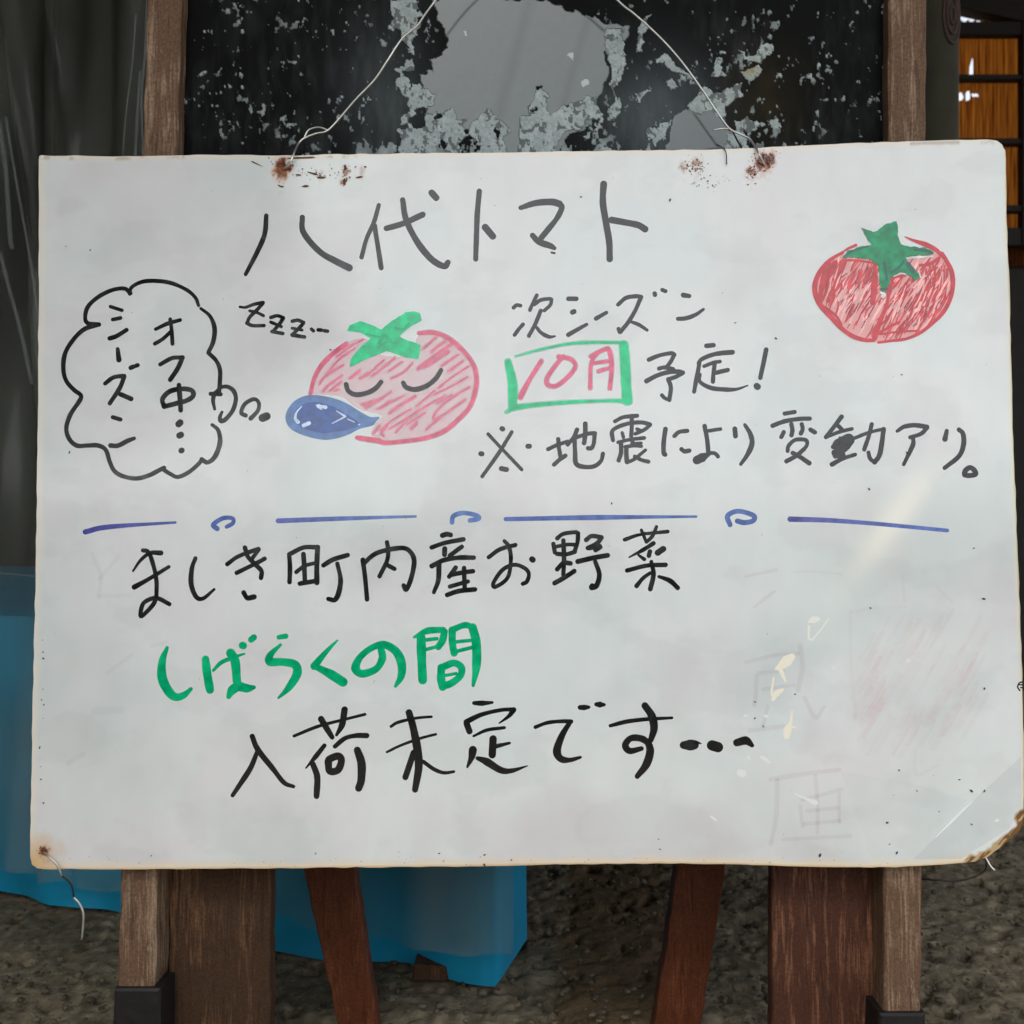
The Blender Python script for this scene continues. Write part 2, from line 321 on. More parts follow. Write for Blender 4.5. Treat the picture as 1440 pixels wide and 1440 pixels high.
# amber corrugated screen with rails
def screen():
    m, t, p, N, L = newmat('amber_corrugated_plastic')
    tr = N.new('ShaderNodeBsdfTranslucent'); tr.inputs[0].default_value = (*srgb(236, 150, 50), 1)
    tc = N.new('ShaderNodeTexCoord'); mp = N.new('ShaderNodeMapping'); mp.inputs['Scale'].default_value = (150, 1, 5); L.new(tc.outputs['Object'], mp.inputs['Vector'])
    n = N.new('ShaderNodeTexNoise'); n.inputs['Scale'].default_value = 1.3; n.inputs['Detail'].default_value = 6; L.new(mp.outputs[0], n.inputs['Vector'])
    cr = N.new('ShaderNodeValToRGB'); cr.color_ramp.elements[0].position = .33; cr.color_ramp.elements[0].color = (*srgb(96, 44, 10), 1)
    cr.color_ramp.elements[1].position = .68; cr.color_ramp.elements[1].color = (*srgb(190, 116, 40), 1); L.new(n.outputs[0], cr.inputs[0])
    L.new(cr.outputs[0], tr.inputs[0]); p.inputs['Base Color'].default_value = (*srgb(130, 70, 20), 1); p.inputs['Roughness'].default_value = .4
    mx = N.new('ShaderNodeMixShader'); mx.inputs[0].default_value = .8; L.new(p.outputs[0], mx.inputs[1]); L.new(tr.outputs[0], mx.inputs[2]); L.new(mx.outputs[0], N['Material Output'].inputs['Surface'])
    e = empty('corrugated_screen', (1.6, 3.0, 1.38), 'amber ribbed translucent screen with dark rails at top right', 'screen')
    D = 3.04; xs = np.arange(1.24, 2.2, .0016); zt = at(1400, 30, D)[2]; zs = np.linspace(1.30, zt, 190)
    X, Z = np.meshgrid(xs, zs, indexing='ij'); Y = D+.0035*np.sin(X*2*math.pi/.011)
    sx = 720+X/D*F; sy = 720-(Z-.55)/D*F
    Z = Z+np.where(Z > zt-.001, .004*np.sin(X*2*math.pi/.022), 0)
    Fc = grid_faces(len(xs), len(zs)); cx = sx.ravel()[Fc].mean(1); cy = sy.ravel()[Fc].mean(1)
    hole = ((np.abs(cx-(1367-(cy-80)*.06)) < np.clip((cy-80)*.14, 0, 4)) & (cy > 80) & (cy < 106)) | (((cx-1350)/5)**2+((cy-136)/5)**2 < 1) | (((cx-1361)/4)**2+((cy-135)/6)**2 < 1) | (((cx-1371)/5)**2+((cy-134)/2.5)**2 < 1)
    mesh('sheet', np.stack([X, Y, Z], -1).reshape(-1, 3), Fc[~hole], m, e, smoothf=True)
    for (y0, y1) in ((30, 48), (104, 111), (194, 202), (288, 297), (320, 345)):
        V, Fc2 = slab([at(1335, y1, 2.99), at(1800, y1, 2.99), at(1800, y0, 2.99), at(1335, y0, 2.99)], (0, .03, 0), .002); mesh('rail', V, Fc2, M_dark, e)
    V, Fc2 = slab([at(1438, 345, 2.985), at(1450, 345, 2.985), at(1450, 30, 2.985), at(1438, 30, 2.985)], (0, .03, 0), .002); mesh('stile', V, Fc2, M_dark, e)
screen()
def post():
    e = empty('round_post', (.70, 1.62, 0), 'dark mossy round post standing right behind the easel', 'post')
    V = []; Fc = []; n = 28; m = 90; r0 = .047; cx = (1305-720)/F*1.62
    for j in range(m+1):
        z = j/m*2.45
        for k in range(n):
            a = 2*math.pi*k/n; r = r0*(1+.04*math.sin(3*a+z*4)+.02*math.sin(7*a-z*9)); V.append((cx+r*math.cos(a), 1.62+r*math.sin(a), z))
    for j in range(m):
        for k in range(n): Fc.append((j*n+k, j*n+(k+1) % n, (j+1)*n+(k+1) % n, (j+1)*n+k))
    mesh('trunk', V, Fc, M_post, e, smoothf=True)
    mk = simple('knot_bark', srgb(58, 40, 35), .8, noise=.3, scale=60, bump=.5)
    for rr in (.008, .017, .026):
        pts = []
        for k in range(25):
            a = 2*math.pi*k/24; x = cx+.02+rr*.55*math.cos(a)*1.1; z = at(1315, 40, 1.62)[2]+rr*1.7*math.sin(a)
            dx = min(abs(x-cx), r0*.98); pts.append((x, 1.62-math.sqrt(r0*r0-dx*dx)*1.02-.001, z))
        V, Fc = tube(pts, .0028, 6, 3); mesh('knot_ring', V, Fc, mk, e)
post()
# unseen dark occluder, outline shaped to give the dark reflection in the board
def mirror_pt(x, y, dist):
    P = onplane(float(x), float(y)); d = P-CAM; d = d/np.linalg.norm(d); r = d-2*(d@N0)*N0
    return P+r*(dist/abs(r[1]))
def reflection_occluder():
    e = empty('mirror_occluder', mirror_pt(60, 300, 4.5), 'dark awning, unseen behind the photographer, shaped for the dark reflection in the board', 'occluder')
    pts = [mirror_pt(a, b, 4.5) for a, b in ((-260, 640), (60, 640), (180, 610), (290, 545), (420, 500), (500, 470), (470, 420), (405, 350), (388, 250), (385, 150), (420, -60), (-260, -60))]
    n = len(pts); V = pts+[p+np.array((0, -.4, 0)) for p in pts]
    Fc = [tuple(range(n)), tuple(range(2*n-1, n-1, -1))]+[(i, n+i, n+(i+1) % n, (i+1) % n) for i in range(n)]
    mesh('occluder_face', V, Fc, simple('dark_occluder_matte', srgb(46, 48, 48), .9), e)
    V, Fc = tube([mirror_pt(-240, 640, 4.6), np.array([mirror_pt(-240, 640, 4.6)[0], mirror_pt(-240, 640, 4.6)[1], 0.0])], .03); mesh('pole', V, Fc, M_dark, e)
    q = mirror_pt(60, 640, 4.6); V, Fc = tube([q, np.array([q[0]-.3, q[1], 0.0])], .03); mesh('pole', V, Fc, M_dark, e)
reflection_occluder()
e = empty('added_low_wall', (0, -1.5, 0), 'low grey block wall, unseen behind the photographer, added to darken the lower board', 'wall')  # added wall, cuts low sky light off the lower board
for j in range(4):
    for i in range(16):
        x = -3.2+i*.4+(.2 if j % 2 else 0); V, Fc = slab([(x+.395, -1.5, j*.18), (x, -1.5, j*.18), (x, -1.5, j*.18+.175), (x+.395, -1.5, j*.18+.175)], (0, -.12, 0), .004); mesh('block', V, Fc, M_block, e)

# blue tarp over a low stack, clear plastic curtain in front of it
gA = np.array([-.0125, 1.167, 0.]); gB = np.array([-.754, 1.467, 0.]); dAB = (gB-gA)/np.linalg.norm(gB-gA)
nAB = np.array([dAB[1], -dAB[0], 0]);
if nAB[1] > 0: nAB = -nAB
def tarp():
    m = simple('blue_tarp', srgb(22, 140, 178), .45, noise=.12, scale=9, bump=.25, spec=.4)
    gC = np.array([.022, 1.285, 0]); H = .40
    path = [gA+dAB*1.9]+[gA+dAB*t for t in np.linspace(1.8, .0, 90)]+[gA+(gC-gA)*t for t in np.linspace(.15, 1, 12)]
    path = np.array(path); s = np.r_[0, np.cumsum(np.linalg.norm(np.diff(path, axis=0), axis=1))]
    zs = np.concatenate([np.linspace(0.002, H, 40)])
    V = []
    for i, p in enumerate(path):
        for z in zs:
            wv = .006*math.sin(s[i]*17+z*3)+.004*math.sin(s[i]*41+1)+(.012*(1-z/H))*math.sin(s[i]*9+.5)
            f = .012*(1-z/H)+.026*float(fbm(s[i]*1.0+z*.4, z*.6, .11, 4, 611))+.010*abs(float(vnoise(s[i]*.7+z, z-s[i]*.5, .06, 615))-.5)
            V.append(p+nAB*(wv+f)*(1 if i < 91 else .3)+np.array([0, 0, z]))
    Fc = grid_faces(len(path), len(zs))
    e = empty('blue_tarp', (-.38, 1.35, 0), 'bright blue tarp draped over a low stack behind the left of the easel', 'tarp')
    mesh('skirt', V, Fc, m, e, smoothf=True)
    # top sheet
    top = []; nt_ = len(zs)
    for i, p in enumerate(path):
        e0 = np.array(V[i*nt_+nt_-1])
        for t in np.linspace(0, 1, 8): top.append(e0*(1-t)+(e0-nAB*.55+np.array([0, 0, .03]))*t if i < 91 else e0*(1-t)+(gC-nAB*.55+np.array([0, 0, H+.03]))*t)
    mesh('top_sheet', top, grid_faces(len(path), 8), m, e, smoothf=True)
    # wooden skid block peeping out below the tarp
    bl = at(588, 1385, 1.19)
    V, Fc = slab([(-.118, 1.165, 0), (-.074, 1.165, 0), (-.077, 1.165, .017), (-.115, 1.165, .020)], (.004, .09, 0), .002); o = mesh('wood_block', V, Fc, M_plank); tag(o, 'small brown wood block lying under the hem of the blue tarp', 'wood block')
tarp()
def curtain():
    m, t, p, N, L = newmat('clear_plastic_film')
    p.inputs['Base Color'].default_value = (.30, .32, .28, 1); p.inputs['Roughness'].default_value = .12; p.inputs['Specular IOR Level'].default_value = .7
    tr = N.new('ShaderNodeBsdfTransparent'); tr.inputs[0].default_value = (.93, .95, .94, 1)
    mx = N.new('ShaderNodeMixShader'); tc = N.new('ShaderNodeTexCoord'); n = N.new('ShaderNodeTexNoise'); n.inputs['Scale'].default_value = 9; n.inputs['Detail'].default_value = 5
    mp = N.new('ShaderNodeMapping'); mp.inputs['Scale'].default_value = (1, 1, .25); L.new(tc.outputs['Object'], mp.inputs['Vector']); L.new(mp.outputs[0], n.inputs['Vector'])
    r = N.new('ShaderNodeMapRange'); r.inputs[1].default_value = .35; r.inputs[2].default_value = .75; r.inputs[3].default_value = .08; r.inputs[4].default_value = .36
    L.new(n.outputs[0], r.inputs[0]); L.new(r.outputs[0], mx.inputs[0]); L.new(tr.outputs[0], mx.inputs[1]); L.new(p.outputs[0], mx.inputs[2]); L.new(mx.outputs[0], N['Material Output'].inputs['Surface'])
    e = empty('plastic_curtain', (-.5, 1.30, .05), 'clear wrinkled plastic sheet hanging in front of the blue tarp at left', 'plastic sheet')
    S = np.linspace(-.03, 1.9, 330); zs = np.linspace(.052, 2.3, 120)
    V = []
    for s in S:
        for z in zs:
            sway = .012*math.sin(s*13+1.2*z)+.008*math.sin(s*37-3*z)+.004*math.sin(s*90+5*z)
            u = s+.05*math.sin(z*2.2)-.10*(z-.6)
            f = .022*math.exp(-((u-.70)/.012)**2)+.018*math.exp(-((u-.86)/.014)**2)+.012*math.exp(-((u-.60)/.01)**2)
            dr = .045+max(0, (.4-z))*.02
            V.append(gA+dAB*s+nAB*(dr+sway+f)+np.array([0, 0, z]))
    mesh('film', V, grid_faces(len(S), len(zs)), m, e, smoothf=True)
    mh, t, p, N, L = newmat('folded_plastic_hem'); p.inputs['Base Color'].default_value = (.3, .33, .31, 1); p.inputs['Roughness'].default_value = .2
    tr = N.new('ShaderNodeBsdfTransparent'); mx = N.new('ShaderNodeMixShader'); mx.inputs[0].default_value = .15; L.new(tr.outputs[0], mx.inputs[1]); L.new(p.outputs[0], mx.inputs[2]); L.new(mx.outputs[0], N['Material Output'].inputs['Surface'])
    # crumpled hems: two slanting folds at far left, the gathered edge beside the easel leg, one level hem
    for pts, r_ in ((((-2, 170), (8, 240), (14, 330), (17, 350)), .0035), (((8, 165), (22, 250), (38, 340), (52, 430), (60, 520)), .002), (((0, 355), (14, 410), (30, 470), (45, 540)), .003),
                    (((207, -20), (205, 60), (199, 140), (201, 215), (203, 300)), .0018), (((191, 20), (186, 90), (177, 160), (172, 230)), .0011), (((197, 100), (192, 180), (190, 230)), .002), (((-10, 806), (25, 808), (60, 812)), .0014)):
        V, Fc = tube([at(a, b, 1.28) for a, b in pts], r_, 6); mesh('fold', V, Fc, mh, e, smoothf=True)
curtain()

# ------------------------------------------------------------------ easel
def zbottom(x, back):
    # pixel row at which the plane meets the ground
    lo, hi = 1200., 1900.
    for _ in range(40):
        m_ = (lo+hi)/2
        if onplane(x, m_, back)[2] > 0.001: lo = m_
        else: hi = m_
    return lo
easel = empty('display_easel', (0, 1.0, 0), 'weathered brown wooden easel with a worn black panel behind the whiteboard', 'easel')
LP = .014; bvec = N0*.045
def leg(xb0, xb1, xt0, xt1, yfoot, seed, mat):
    yb = zbottom(xb0, LP); k = (xb0-xt0)/(1222+160)
    V, Fc = longbox([onplane(xb0+k*.6*(yb-1222), yb, LP), onplane(xb1+k*.6*(yb-1222), yb, LP), onplane(xt1, -160, LP), onplane(xt0, -160, LP)], bvec, 60, .0007, .0016, seed)
    o = mesh('leg', V, Fc, mat, easel)
    yy = yfoot; g = 6
    V, Fc = slab([onplane(xb0-12, yb, LP-.006), onplane(xb1+g, yb, LP-.006), onplane(xb1+g, yy, LP-.006), onplane(xb0-g, yy, LP-.006)], N0*.058, .002)
    mesh('rubber_foot', V, Fc, M_rubber, o)
leg(166, 219, 211, 259, 1391, 3, M_legtop)
leg(1243, 1296, 1252, 1304, 1426, 4, M_legtop)
V, Fc = longbox([onplane(213, -100, LP-.004), onplane(1302, -100, LP-.004), onplane(1302, -170, LP-.004), onplane(213, -170, LP-.004)], N0*.03, 40); mesh('top_rail', V, Fc, M_legtop, easel)
V, Fc = tube([onplane(740, -138, LP+.01), onplane(740, -138, LP-.022), onplane(741, -146, LP-.028)], .0015, 8); mesh('nail', V, Fc, M_wire, easel)
def plank(px0, px1, back, mat, seed, th=.018):
    yb = zbottom(px0, back)
    V, Fc = longbox([onplane(px0, yb, back), onplane(px1, yb, back), onplane(px1, 1060, back), onplane(px0, 1060, back)], N0*th, 30, .0006, .0012, seed); mesh('lower_plank', V, Fc, mat, easel)
plank(238, 380, .045, M_plank, 5); plank(1086, 1238, .045, M_plankr, 6)
def rear(p, seed):
    q = []
    for (x, y, d) in p: q.append(at(x, y, d))
    V, Fc = longbox(q, (0, .022, 0), 30, .0008, .0012, seed); mesh('rear_leg', V, Fc, M_red, easel)
rear([(478, 1453, 1.048), (533, 1453, 1.048), (473, 1060, 1.03), (390, 1060, 1.03)], 7)
rear([(919, 1453, 1.048), (984, 1453, 1.048), (1046, 1060, 1.03), (976, 1060, 1.03)], 8)
V, Fc = longbox([onplane(250, 1120, .068), onplane(1240, 1120, .068), onplane(1240, 1060, .068), onplane(250, 1060, .068)], N0*.012, 20); mesh('cross_rail', V, Fc, M_plank, easel)

def blackboard():
    B = LP+.016
    xs = np.linspace(254, 1256, 820); ys = np.concatenate([np.linspace(-150, -12, 20), np.linspace(-10, 226, 196), np.linspace(240, 1100, 30)])
    X, Y = np.meshgrid(xs, ys, indexing='ij')
    Wx = X+(fbm(X, Y, 14, 4, 40)-.5)*17; Wy = Y+(fbm(X, Y, 14, 4, 60)-.5)*17
    def cv(pts, x0, y0, s): return [(x0+a/s, y0+b/s) for a, b in pts]
    c4 = lambda P: cv(P, 400, 0, 4.8); c3 = lambda P: cv(P, 480, 0, 3); c36 = lambda P: cv(P, 780, 20, 3.6)
    film = [[(606, -4), (616, 23), (629, 48), (631, 71), (621, 78), (605, 85), (605, 102), (590, 104), (594, 123), (600, 150), (600, 225), (776, 225), (800, 192), (843, 167), (845, 133), (853, 97), (853, 73), (877, 67), (884, 38), (850, 33), (833, 23), (747, -4)],  # top of the glossy film cut along a painted roof-edge reflection
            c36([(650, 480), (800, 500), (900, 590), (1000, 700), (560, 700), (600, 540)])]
    light = [c4([(735, -10), (720, 50), (745, 130), (700, 180), (770, 220), (800, 260), (830, 330), (820, 400), (820, 450), (760, 470), (790, 510), (750, 580), (790, 600), (810, 680), (830, 740), (800, 780), (790, 850), (820, 850), (860, 770), (900, 740), (1000, 700), (1030, 640), (920, 580), (890, 490), (860, 600), (800, 490), (880, 460), (860, 340), (850, 290), (910, 210), (900, 130), (930, 100), (880, 60), (910, -10)]),
             c3([(240, 665), (250, 560), (290, 520), (370, 480), (420, 460), (420, 490), (460, 470), (480, 455), (480, 490), (515, 495), (500, 530), (520, 560), (560, 500), (600, 480), (620, 470), (650, 490), (640, 510), (680, 520), (705, 555), (680, 580), (690, 665)]),
             c3([(745, 665), (760, 600), (745, 570), (750, 500), (800, 490), (790, 440), (830, 400), (840, 365), (870, 410), (860, 440), (880, 490), (930, 450), (1000, 430), (1080, 400), (1105, 490), (960, 560), (900, 600), (890, 665)]),
             c3([(1120, 130), (1180, 130), (1195, 200), (1190, 300), (1150, 365), (1185, 450), (1150, 520), (1125, 460), (1150, 380), (1130, 340), (1140, 230), (1110, 170)]),
             c36([(510, 240), (550, 190), (600, 230), (650, 270), (680, 315), (600, 290), (550, 250)]),
             c36([(700, 440), (740, 370), (800, 400), (880, 380), (950, 360), (960, 420), (870, 460), (880, 510), (850, 540), (800, 500), (720, 500), (670, 470)]),
             c36([(915, 530), (1040, 550), (1000, 610), (960, 600), (1000, 700), (860, 700), (880, 610), (910, 600)]),
             c36([(470, 590), (600, 520), (560, 600), (500, 680), (480, 640)]), c36([(805, 315), (825, 215), (855, 225), (855, 280), (885, 325)]),
             c36([(410, 400), (440, 400), (490, 365), (450, 420), (430, 460), (410, 440)]), c36([(935, 290), (1030, 255), (1045, 290), (980, 335)]),
             c36([(1085, 535), (1145, 550), (1120, 595), (1090, 575)]), c36([(415, 130), (450, 40), (490, 0), (470, 60), (440, 110), (445, 180), (420, 190)]), c36([(570, 350), (600, 335), (625, 380), (580, 385)]),
             c36([(1040, 150), (1100, 150), (1105, 215), (1050, 250), (990, 240), (930, 200), (1000, 210)])]
    dark = [(620, 164, 6), (760, 125, 4), (623, 207, 8), (660, 207, 15), (653, 185, 5), (697, 187, 4), (750, 155, 3), (853, 137, 11), (583, 110, 10), (587, 173, 13), (800, 150, 3), (560, 60, 4), (615, 75, 5), (857, 200, 9), (575, 80, 6)]
    fm = np.zeros(X.shape, bool); lm = fm.copy()
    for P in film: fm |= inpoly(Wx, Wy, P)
    for P in light: lm |= inpoly(Wx, Wy, P)
    for (a, b, r) in dark:
        dm = ((Wx-a)**2+(Wy-b)**2) < r*r; lm &= ~dm; fm &= ~dm
    # scattered small chips, denser around the worn centre and along the foot
    dens = np.exp(-((X-650)/330)**2)*.5+np.exp(-((X-1080)/140)**2)*.45+np.exp(-((X-440)/70)**2)*.3
    dens = dens*np.clip(.35+Y/260, 0, 1.3)
    n1 = fbm(X*1.15, Y*.8, 7, 4, 90); n2 = fbm(X, Y, 60, 3, 140)
    n4 = fbm(X, Y, 36, 3, 171); chip = (n1 > .80-dens*.13+(.52-n4)*.55)
    foot = (fbm(X, Y*.35, 8, 3, 77)+np.clip((Y-196)/60, -.5, .5) > .80) & (X > 500) & (Y > 190) & (X < 1150)
    lm2 = (chip | foot) & ~fm & (Y > -12) & (Y < 226)
    cs = np.clip((n1-(.765-dens*.13+(.52-n4)*.55))/.05, 0, 1)*(~fm)*(Y < 226); haze_ = (fbm(X*1.3, Y*.35, 12, 4, 500)*fbm(X, Y, 70, 3, 520))[..., None]
    px_ = X+(fbm(X, Y, 5, 3, 640)-.5)*9; py_ = Y+(fbm(X, Y, 5, 3, 650)-.5)*9; spots = ((px_-654)**2+(py_-47)**2 < 5) | ((px_-802)**2+(py_-78)**2*.7 < 16) | ((px_-824)**2+(py_-117)**2*1.3 < 24)
    base = np.array(srgb(9, 10, 10))*np.ones(X.shape+(3,))
    teal = np.exp(-((X-925)/75)**2-((Y-160)/75)**2)[..., None]+.6*np.exp(-((X-540)/60)**2-((Y-130)/90)**2)[..., None]
    base = base*(1-teal*.8)+np.array(srgb(36, 52, 56))*teal*.8
    rust = np.exp(-((X-1075)/60)**2-((Y-140)/70)**2)[..., None]*fbm(X, Y, 30, 3, 200)[..., None]
    base = base*(1-rust*.8)+np.array(srgb(48, 42, 22))*rust*.8
    v = fbm(X, Y, 9, 3, 300)[..., None]
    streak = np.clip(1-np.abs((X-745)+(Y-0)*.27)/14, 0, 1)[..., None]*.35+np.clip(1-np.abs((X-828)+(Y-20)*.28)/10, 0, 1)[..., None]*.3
    col = np.where(fm[..., None], np.array(srgb(84, 94, 94))*(.90+.12*v+.08*fbm(X, Y*.3, 40, 3, 333)[..., None])*(1-streak*.9), base)  # film grey carries part of the mirrored sky in its colour
    col = np.where(fm[..., None], col, col+np.clip(haze_-.22, 0, 1)*np.array([.08, .095, .095])*np.clip(dens+.25, 0, 1)[..., None])
    inn = (n1 < .44) & lm
    v2 = vnoise(X, Y, 2.6, 812)[..., None]; lc = np.array(srgb(160, 172, 172))*(.62+.4*v+.35*v2)
    col = np.where(lm[..., None], lc, col); col = np.where(inn[..., None] & (v > .45), np.array(srgb(98, 104, 104)), col)
    w_ = (np.maximum(cs, foot*.9*(~fm))*(~lm))[..., None]*(.25+.75*vnoise(X, Y, 15, 5)[..., None]); col = col*(1-w_)+lc*w_
    col = np.where(spots[..., None], np.array(srgb(164, 174, 172)), col)
    yl = np.exp(-((X-1052)/14)**2-((Y-98)/10)**2)[..., None]*lm[..., None]; col = col*(1-yl)+np.array(srgb(150, 146, 112))*yl
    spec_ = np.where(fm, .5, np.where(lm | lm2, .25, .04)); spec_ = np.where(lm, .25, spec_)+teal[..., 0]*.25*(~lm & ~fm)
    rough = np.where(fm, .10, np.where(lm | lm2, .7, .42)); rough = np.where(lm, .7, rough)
    V = onplane(X, Y, B); V = V-N0*(np.where(lm | lm2, .0006, 0)+np.where(fm, .0003, 0))[..., None]
    col = np.concatenate([col, np.ones(X.shape+(1,))], -1)
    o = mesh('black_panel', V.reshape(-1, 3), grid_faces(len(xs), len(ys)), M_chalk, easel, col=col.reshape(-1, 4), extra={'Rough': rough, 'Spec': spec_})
    o['label'] = 'black painted panel with peeled patches and a grey film, sky reflection painted in'
    V, Fc = slab([onplane(254, 1100, B+.001), onplane(1256, 1100, B+.001), onplane(1256, -150, B+.001), onplane(254, -150, B+.001)], N0*.008); mesh('panel_back', V, Fc, M_dark, easel)
blackboard()

# ------------------------------------------------------------------ whiteboard
wb = empty('whiteboard', onplane(720, 1220, 0), 'white hand-lettered sign board with two tomato drawings, wired to the easel', 'sign board')
def resample(P, n):
    P = np.array(P, float); s = np.r_[0, np.cumsum(np.linalg.norm(np.diff(P, axis=0), axis=1))]; t = np.linspace(0, s[-1], n)
    return np.stack([np.interp(t, s, P[:, 0]), np.interp(t, s, P[:, 1])], -1)
T_ = [(55, 220), (57, 218.5), (100, 219), (160, 220), (210, 219), (240, 219), (270, 217.5), (350, 218), (410, 218.5), (480, 217), (640, 215), (760, 213.5), (900, 211.5), (1000, 210), (1060, 208), (1150, 203.5), (1245, 200), (1330, 197.5), (1390, 196.5), (1402, 198), (1409, 203)]
R_ = [(1409, 203), (1414, 212), (1415, 225), (1415.5, 300), (1420, 420), (1424, 600), (1428, 690), (1432, 800), (1436, 900), (1438, 960), (1440, 1050), (1440, 1120), (1439, 1155), (1434, 1168), (1420, 1179), (1405, 1193)]
L_ = [(55, 220), (54.5, 400), (53, 600), (51, 760), (48, 900), (46, 1000), (43, 1150), (42, 1205), (45, 1216)]
B_ = [(45, 1216), (53, 1221), (70, 1222), (160, 1222.5), (300, 1221.5), (480, 1220), (640, 1218.5), (760, 1216), (940, 1214), (1030, 1215), (1110, 1218), (1200, 1220), (1260, 1219.5), (1330, 1216), (1370, 1212), (1390, 1205), (1398, 1198), (1405, 1193)]
def board_panel():
    nu, nv = 700, 500
    T, B, L, R = resample(T_, nu), resample(B_, nu), resample(L_, nv), resample(R_, nv)
    rj = np.random.default_rng(3)
    for E_, ax in ((T, 1), (B, 1), (L, 0), (R, 0)): E_[2:-2, ax] += (vnoise(np.arange(len(E_)), 0*np.arange(len(E_)), 9, ax+4)-.5)[2:-2]*1.3
    u = np.linspace(0, 1, nu)[:, None, None]; v = np.linspace(0, 1, nv)[None, :, None]
    S = (1-v)*T[:, None]+v*B[:, None]+(1-u)*L[None]+u*R[None]-((1-u)*(1-v)*T[0]+u*(1-v)*T[-1]+(1-u)*v*B[0]+u*v*B[-1])
    X, Y = S[..., 0], S[..., 1]
    V = onplane(X, Y, 0).reshape(-1, 3)
    base = np.array(srgb(224, 229, 229))*np.ones(X.shape+(3,))
    n = fbm(X, Y, 260, 4, 1)[..., None]; n2 = fbm(X, Y, 120, 4, 2)[..., None]; n3 = fbm(X, Y*.5, 30, 3, 8)[..., None]
    base = base*(1.0-.11*np.clip((n-.42)*4, 0, 1))
    st = fbm(X, Y*.12, 26, 3, 61)[..., None]; base = base*(1-.008*np.clip((st-.5)*5, 0, 1))
    bt = fbm(X*.8, Y*1.3, 75, 5, 66)[..., None]; base = base*(1-.05*np.clip((bt-.52)*9, 0, 1))
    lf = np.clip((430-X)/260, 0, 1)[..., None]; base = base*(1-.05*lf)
    pk = np.clip((n2-.52)*5, 0, 1); base = base*(1-pk*.75)+base*np.array([1.0, .945, .975])*pk*.75
    bl = np.clip((.48-n2)*5, 0, 1); base = base*(1-bl)+base*np.array([.955, .99, .99])*bl
    base = base*(.97+.06*n3)
    # crease of reflection painted as a pale streak upper right, tan edges, dirty rims
    d = ((X-1255)*.82+(Y-735)*.57); refl = np.exp(-(d/22)**2)*np.exp(-((Y-735)/75)**2); base = base*(1-refl[..., None])+np.array(srgb(240, 240, 232))*refl[..., None]
    en = fbm(X, Y, 22, 4, 12)
    def edge(dist, wd, c, amt, thr=.0):
        nonlocal base
        a = (np.clip(1-dist/(wd*(.5+en)), 0, 1)*amt)[..., None]; base = base*(1-a)+np.array(srgb(*c))*a
    dl = X-np.interp(Y, [p[1] for p in L_], [p[0] for p in L_]); edge(dl, 12, (228, 222, 206), .8)
    dt = Y-np.interp(X, [p[0] for p in T_], [p[1] for p in T_]); edge(dt, 9, (232, 222, 205), .8)
    dtd = np.where((X < 260) | ((X > 370) & (X < 520)) | ((X > 1280)), dt, 99); edge(np.abs(dtd-3), 4, (120, 100, 80), .5*np.clip((en-.5)*9, 0, 1))
    db = np.interp(X, [p[0] for p in B_], [p[1] for p in B_])-Y; edge(db, 13, (232, 214, 182), .9); edge(db, 3, (205, 165, 110), .7)
    dr = np.interp(Y, [p[1] for p in R_], [p[0] for p in R_])-X; edge(np.where(Y > 215, dr, 99), 7, (226, 222, 196), .8); edge(np.where(Y > 215, dr, 99), 2, (170, 140, 80), .6)
    bl_ = np.hypot(X-48, (Y-1213)*.8); edge(bl_, 46, (208, 172, 118), .95)
    # broken fibre corner lower right
    cp = np.array([(1441, 1150), (1438, 1162), (1434, 1168), (1420, 1179), (1405, 1193), (1390, 1205), (1368, 1213)], float); dc = np.full(X.shape, 99.)
    sub = (X > 1300) & (Y > 1100); xs_, ys_ = X[sub], Y[sub]; dm = np.full(xs_.shape, 99.)
    for a, b in zip(cp[:-1], cp[1:]):
        ab = b-a; t = np.clip(((xs_-a[0])*ab[0]+(ys_-a[1])*ab[1])/(ab@ab), 0, 1); dm = np.minimum(dm, np.hypot(xs_-a[0]-t*ab[0], ys_-a[1]-t*ab[1]))
    dc[sub] = dm; fc = np.clip((13*(.35+1.1*fbm(X, Y, 14, 3, 71))-dc)/3, 0, 1); fib = fbm((X*.7-Y*.8)*.25, (X*.8+Y*.7)*1.3, 7, 3, 70)
    fcol = np.where(fib[..., None] > .5, np.array(srgb(188, 164, 124)), np.array(srgb(122, 84, 46))); base = base*(1-fc[..., None])+fcol*fc[..., None]
    # rusty blooms round the wire holes
    for (a, b, r, s) in ((398, 236, 19, 1.0), (394, 246, 14, .7), (1075, 228, 20, 1.0), (1083, 224, 14, .9), (62, 1198, 13, .9), (486, 240, 9, .8), (484, 256, 8, .8), (980, 230, 12, .6), (962, 236, 9, .6), (1056, 242, 12, .75), (450, 246, 9, .3), (508, 240, 9, .3)):
        q = np.hypot((X-a)+(fbm(X, Y, 6, 3, 31)-.5)*14, ((Y-b)+(fbm(X, Y, 6, 3, 32)-.5)*14)*.9)
        k = np.clip(1-q/r, 0, 1)[..., None]*s; base = base*(1-k)+np.array(srgb(206, 150, 104))*k
        k = np.clip((r*.6-q)/3, 0, 1)[..., None]*s; cc = np.where(fbm(X, Y, 4, 2, 44)[..., None] > .5, np.array(srgb(70, 30, 18)), np.array(srgb(132, 62, 34))); base = base*(1-k)+cc*k
        k = (np.clip(1-np.abs(X-a+(fbm(X, Y, 9, 2, 50)-.5)*10)/4, 0, 1)*np.clip(1-(Y-b)/40, 0, 1)*(Y > b)*(fbm(X, Y, 7, 2, 51) > .5))[..., None]*s*.6; base = base*(1-k)+np.array(srgb(190, 140, 100))*k
    col = np.concatenate([base, np.ones(X.shape+(1,))], -1).reshape(-1, 4)
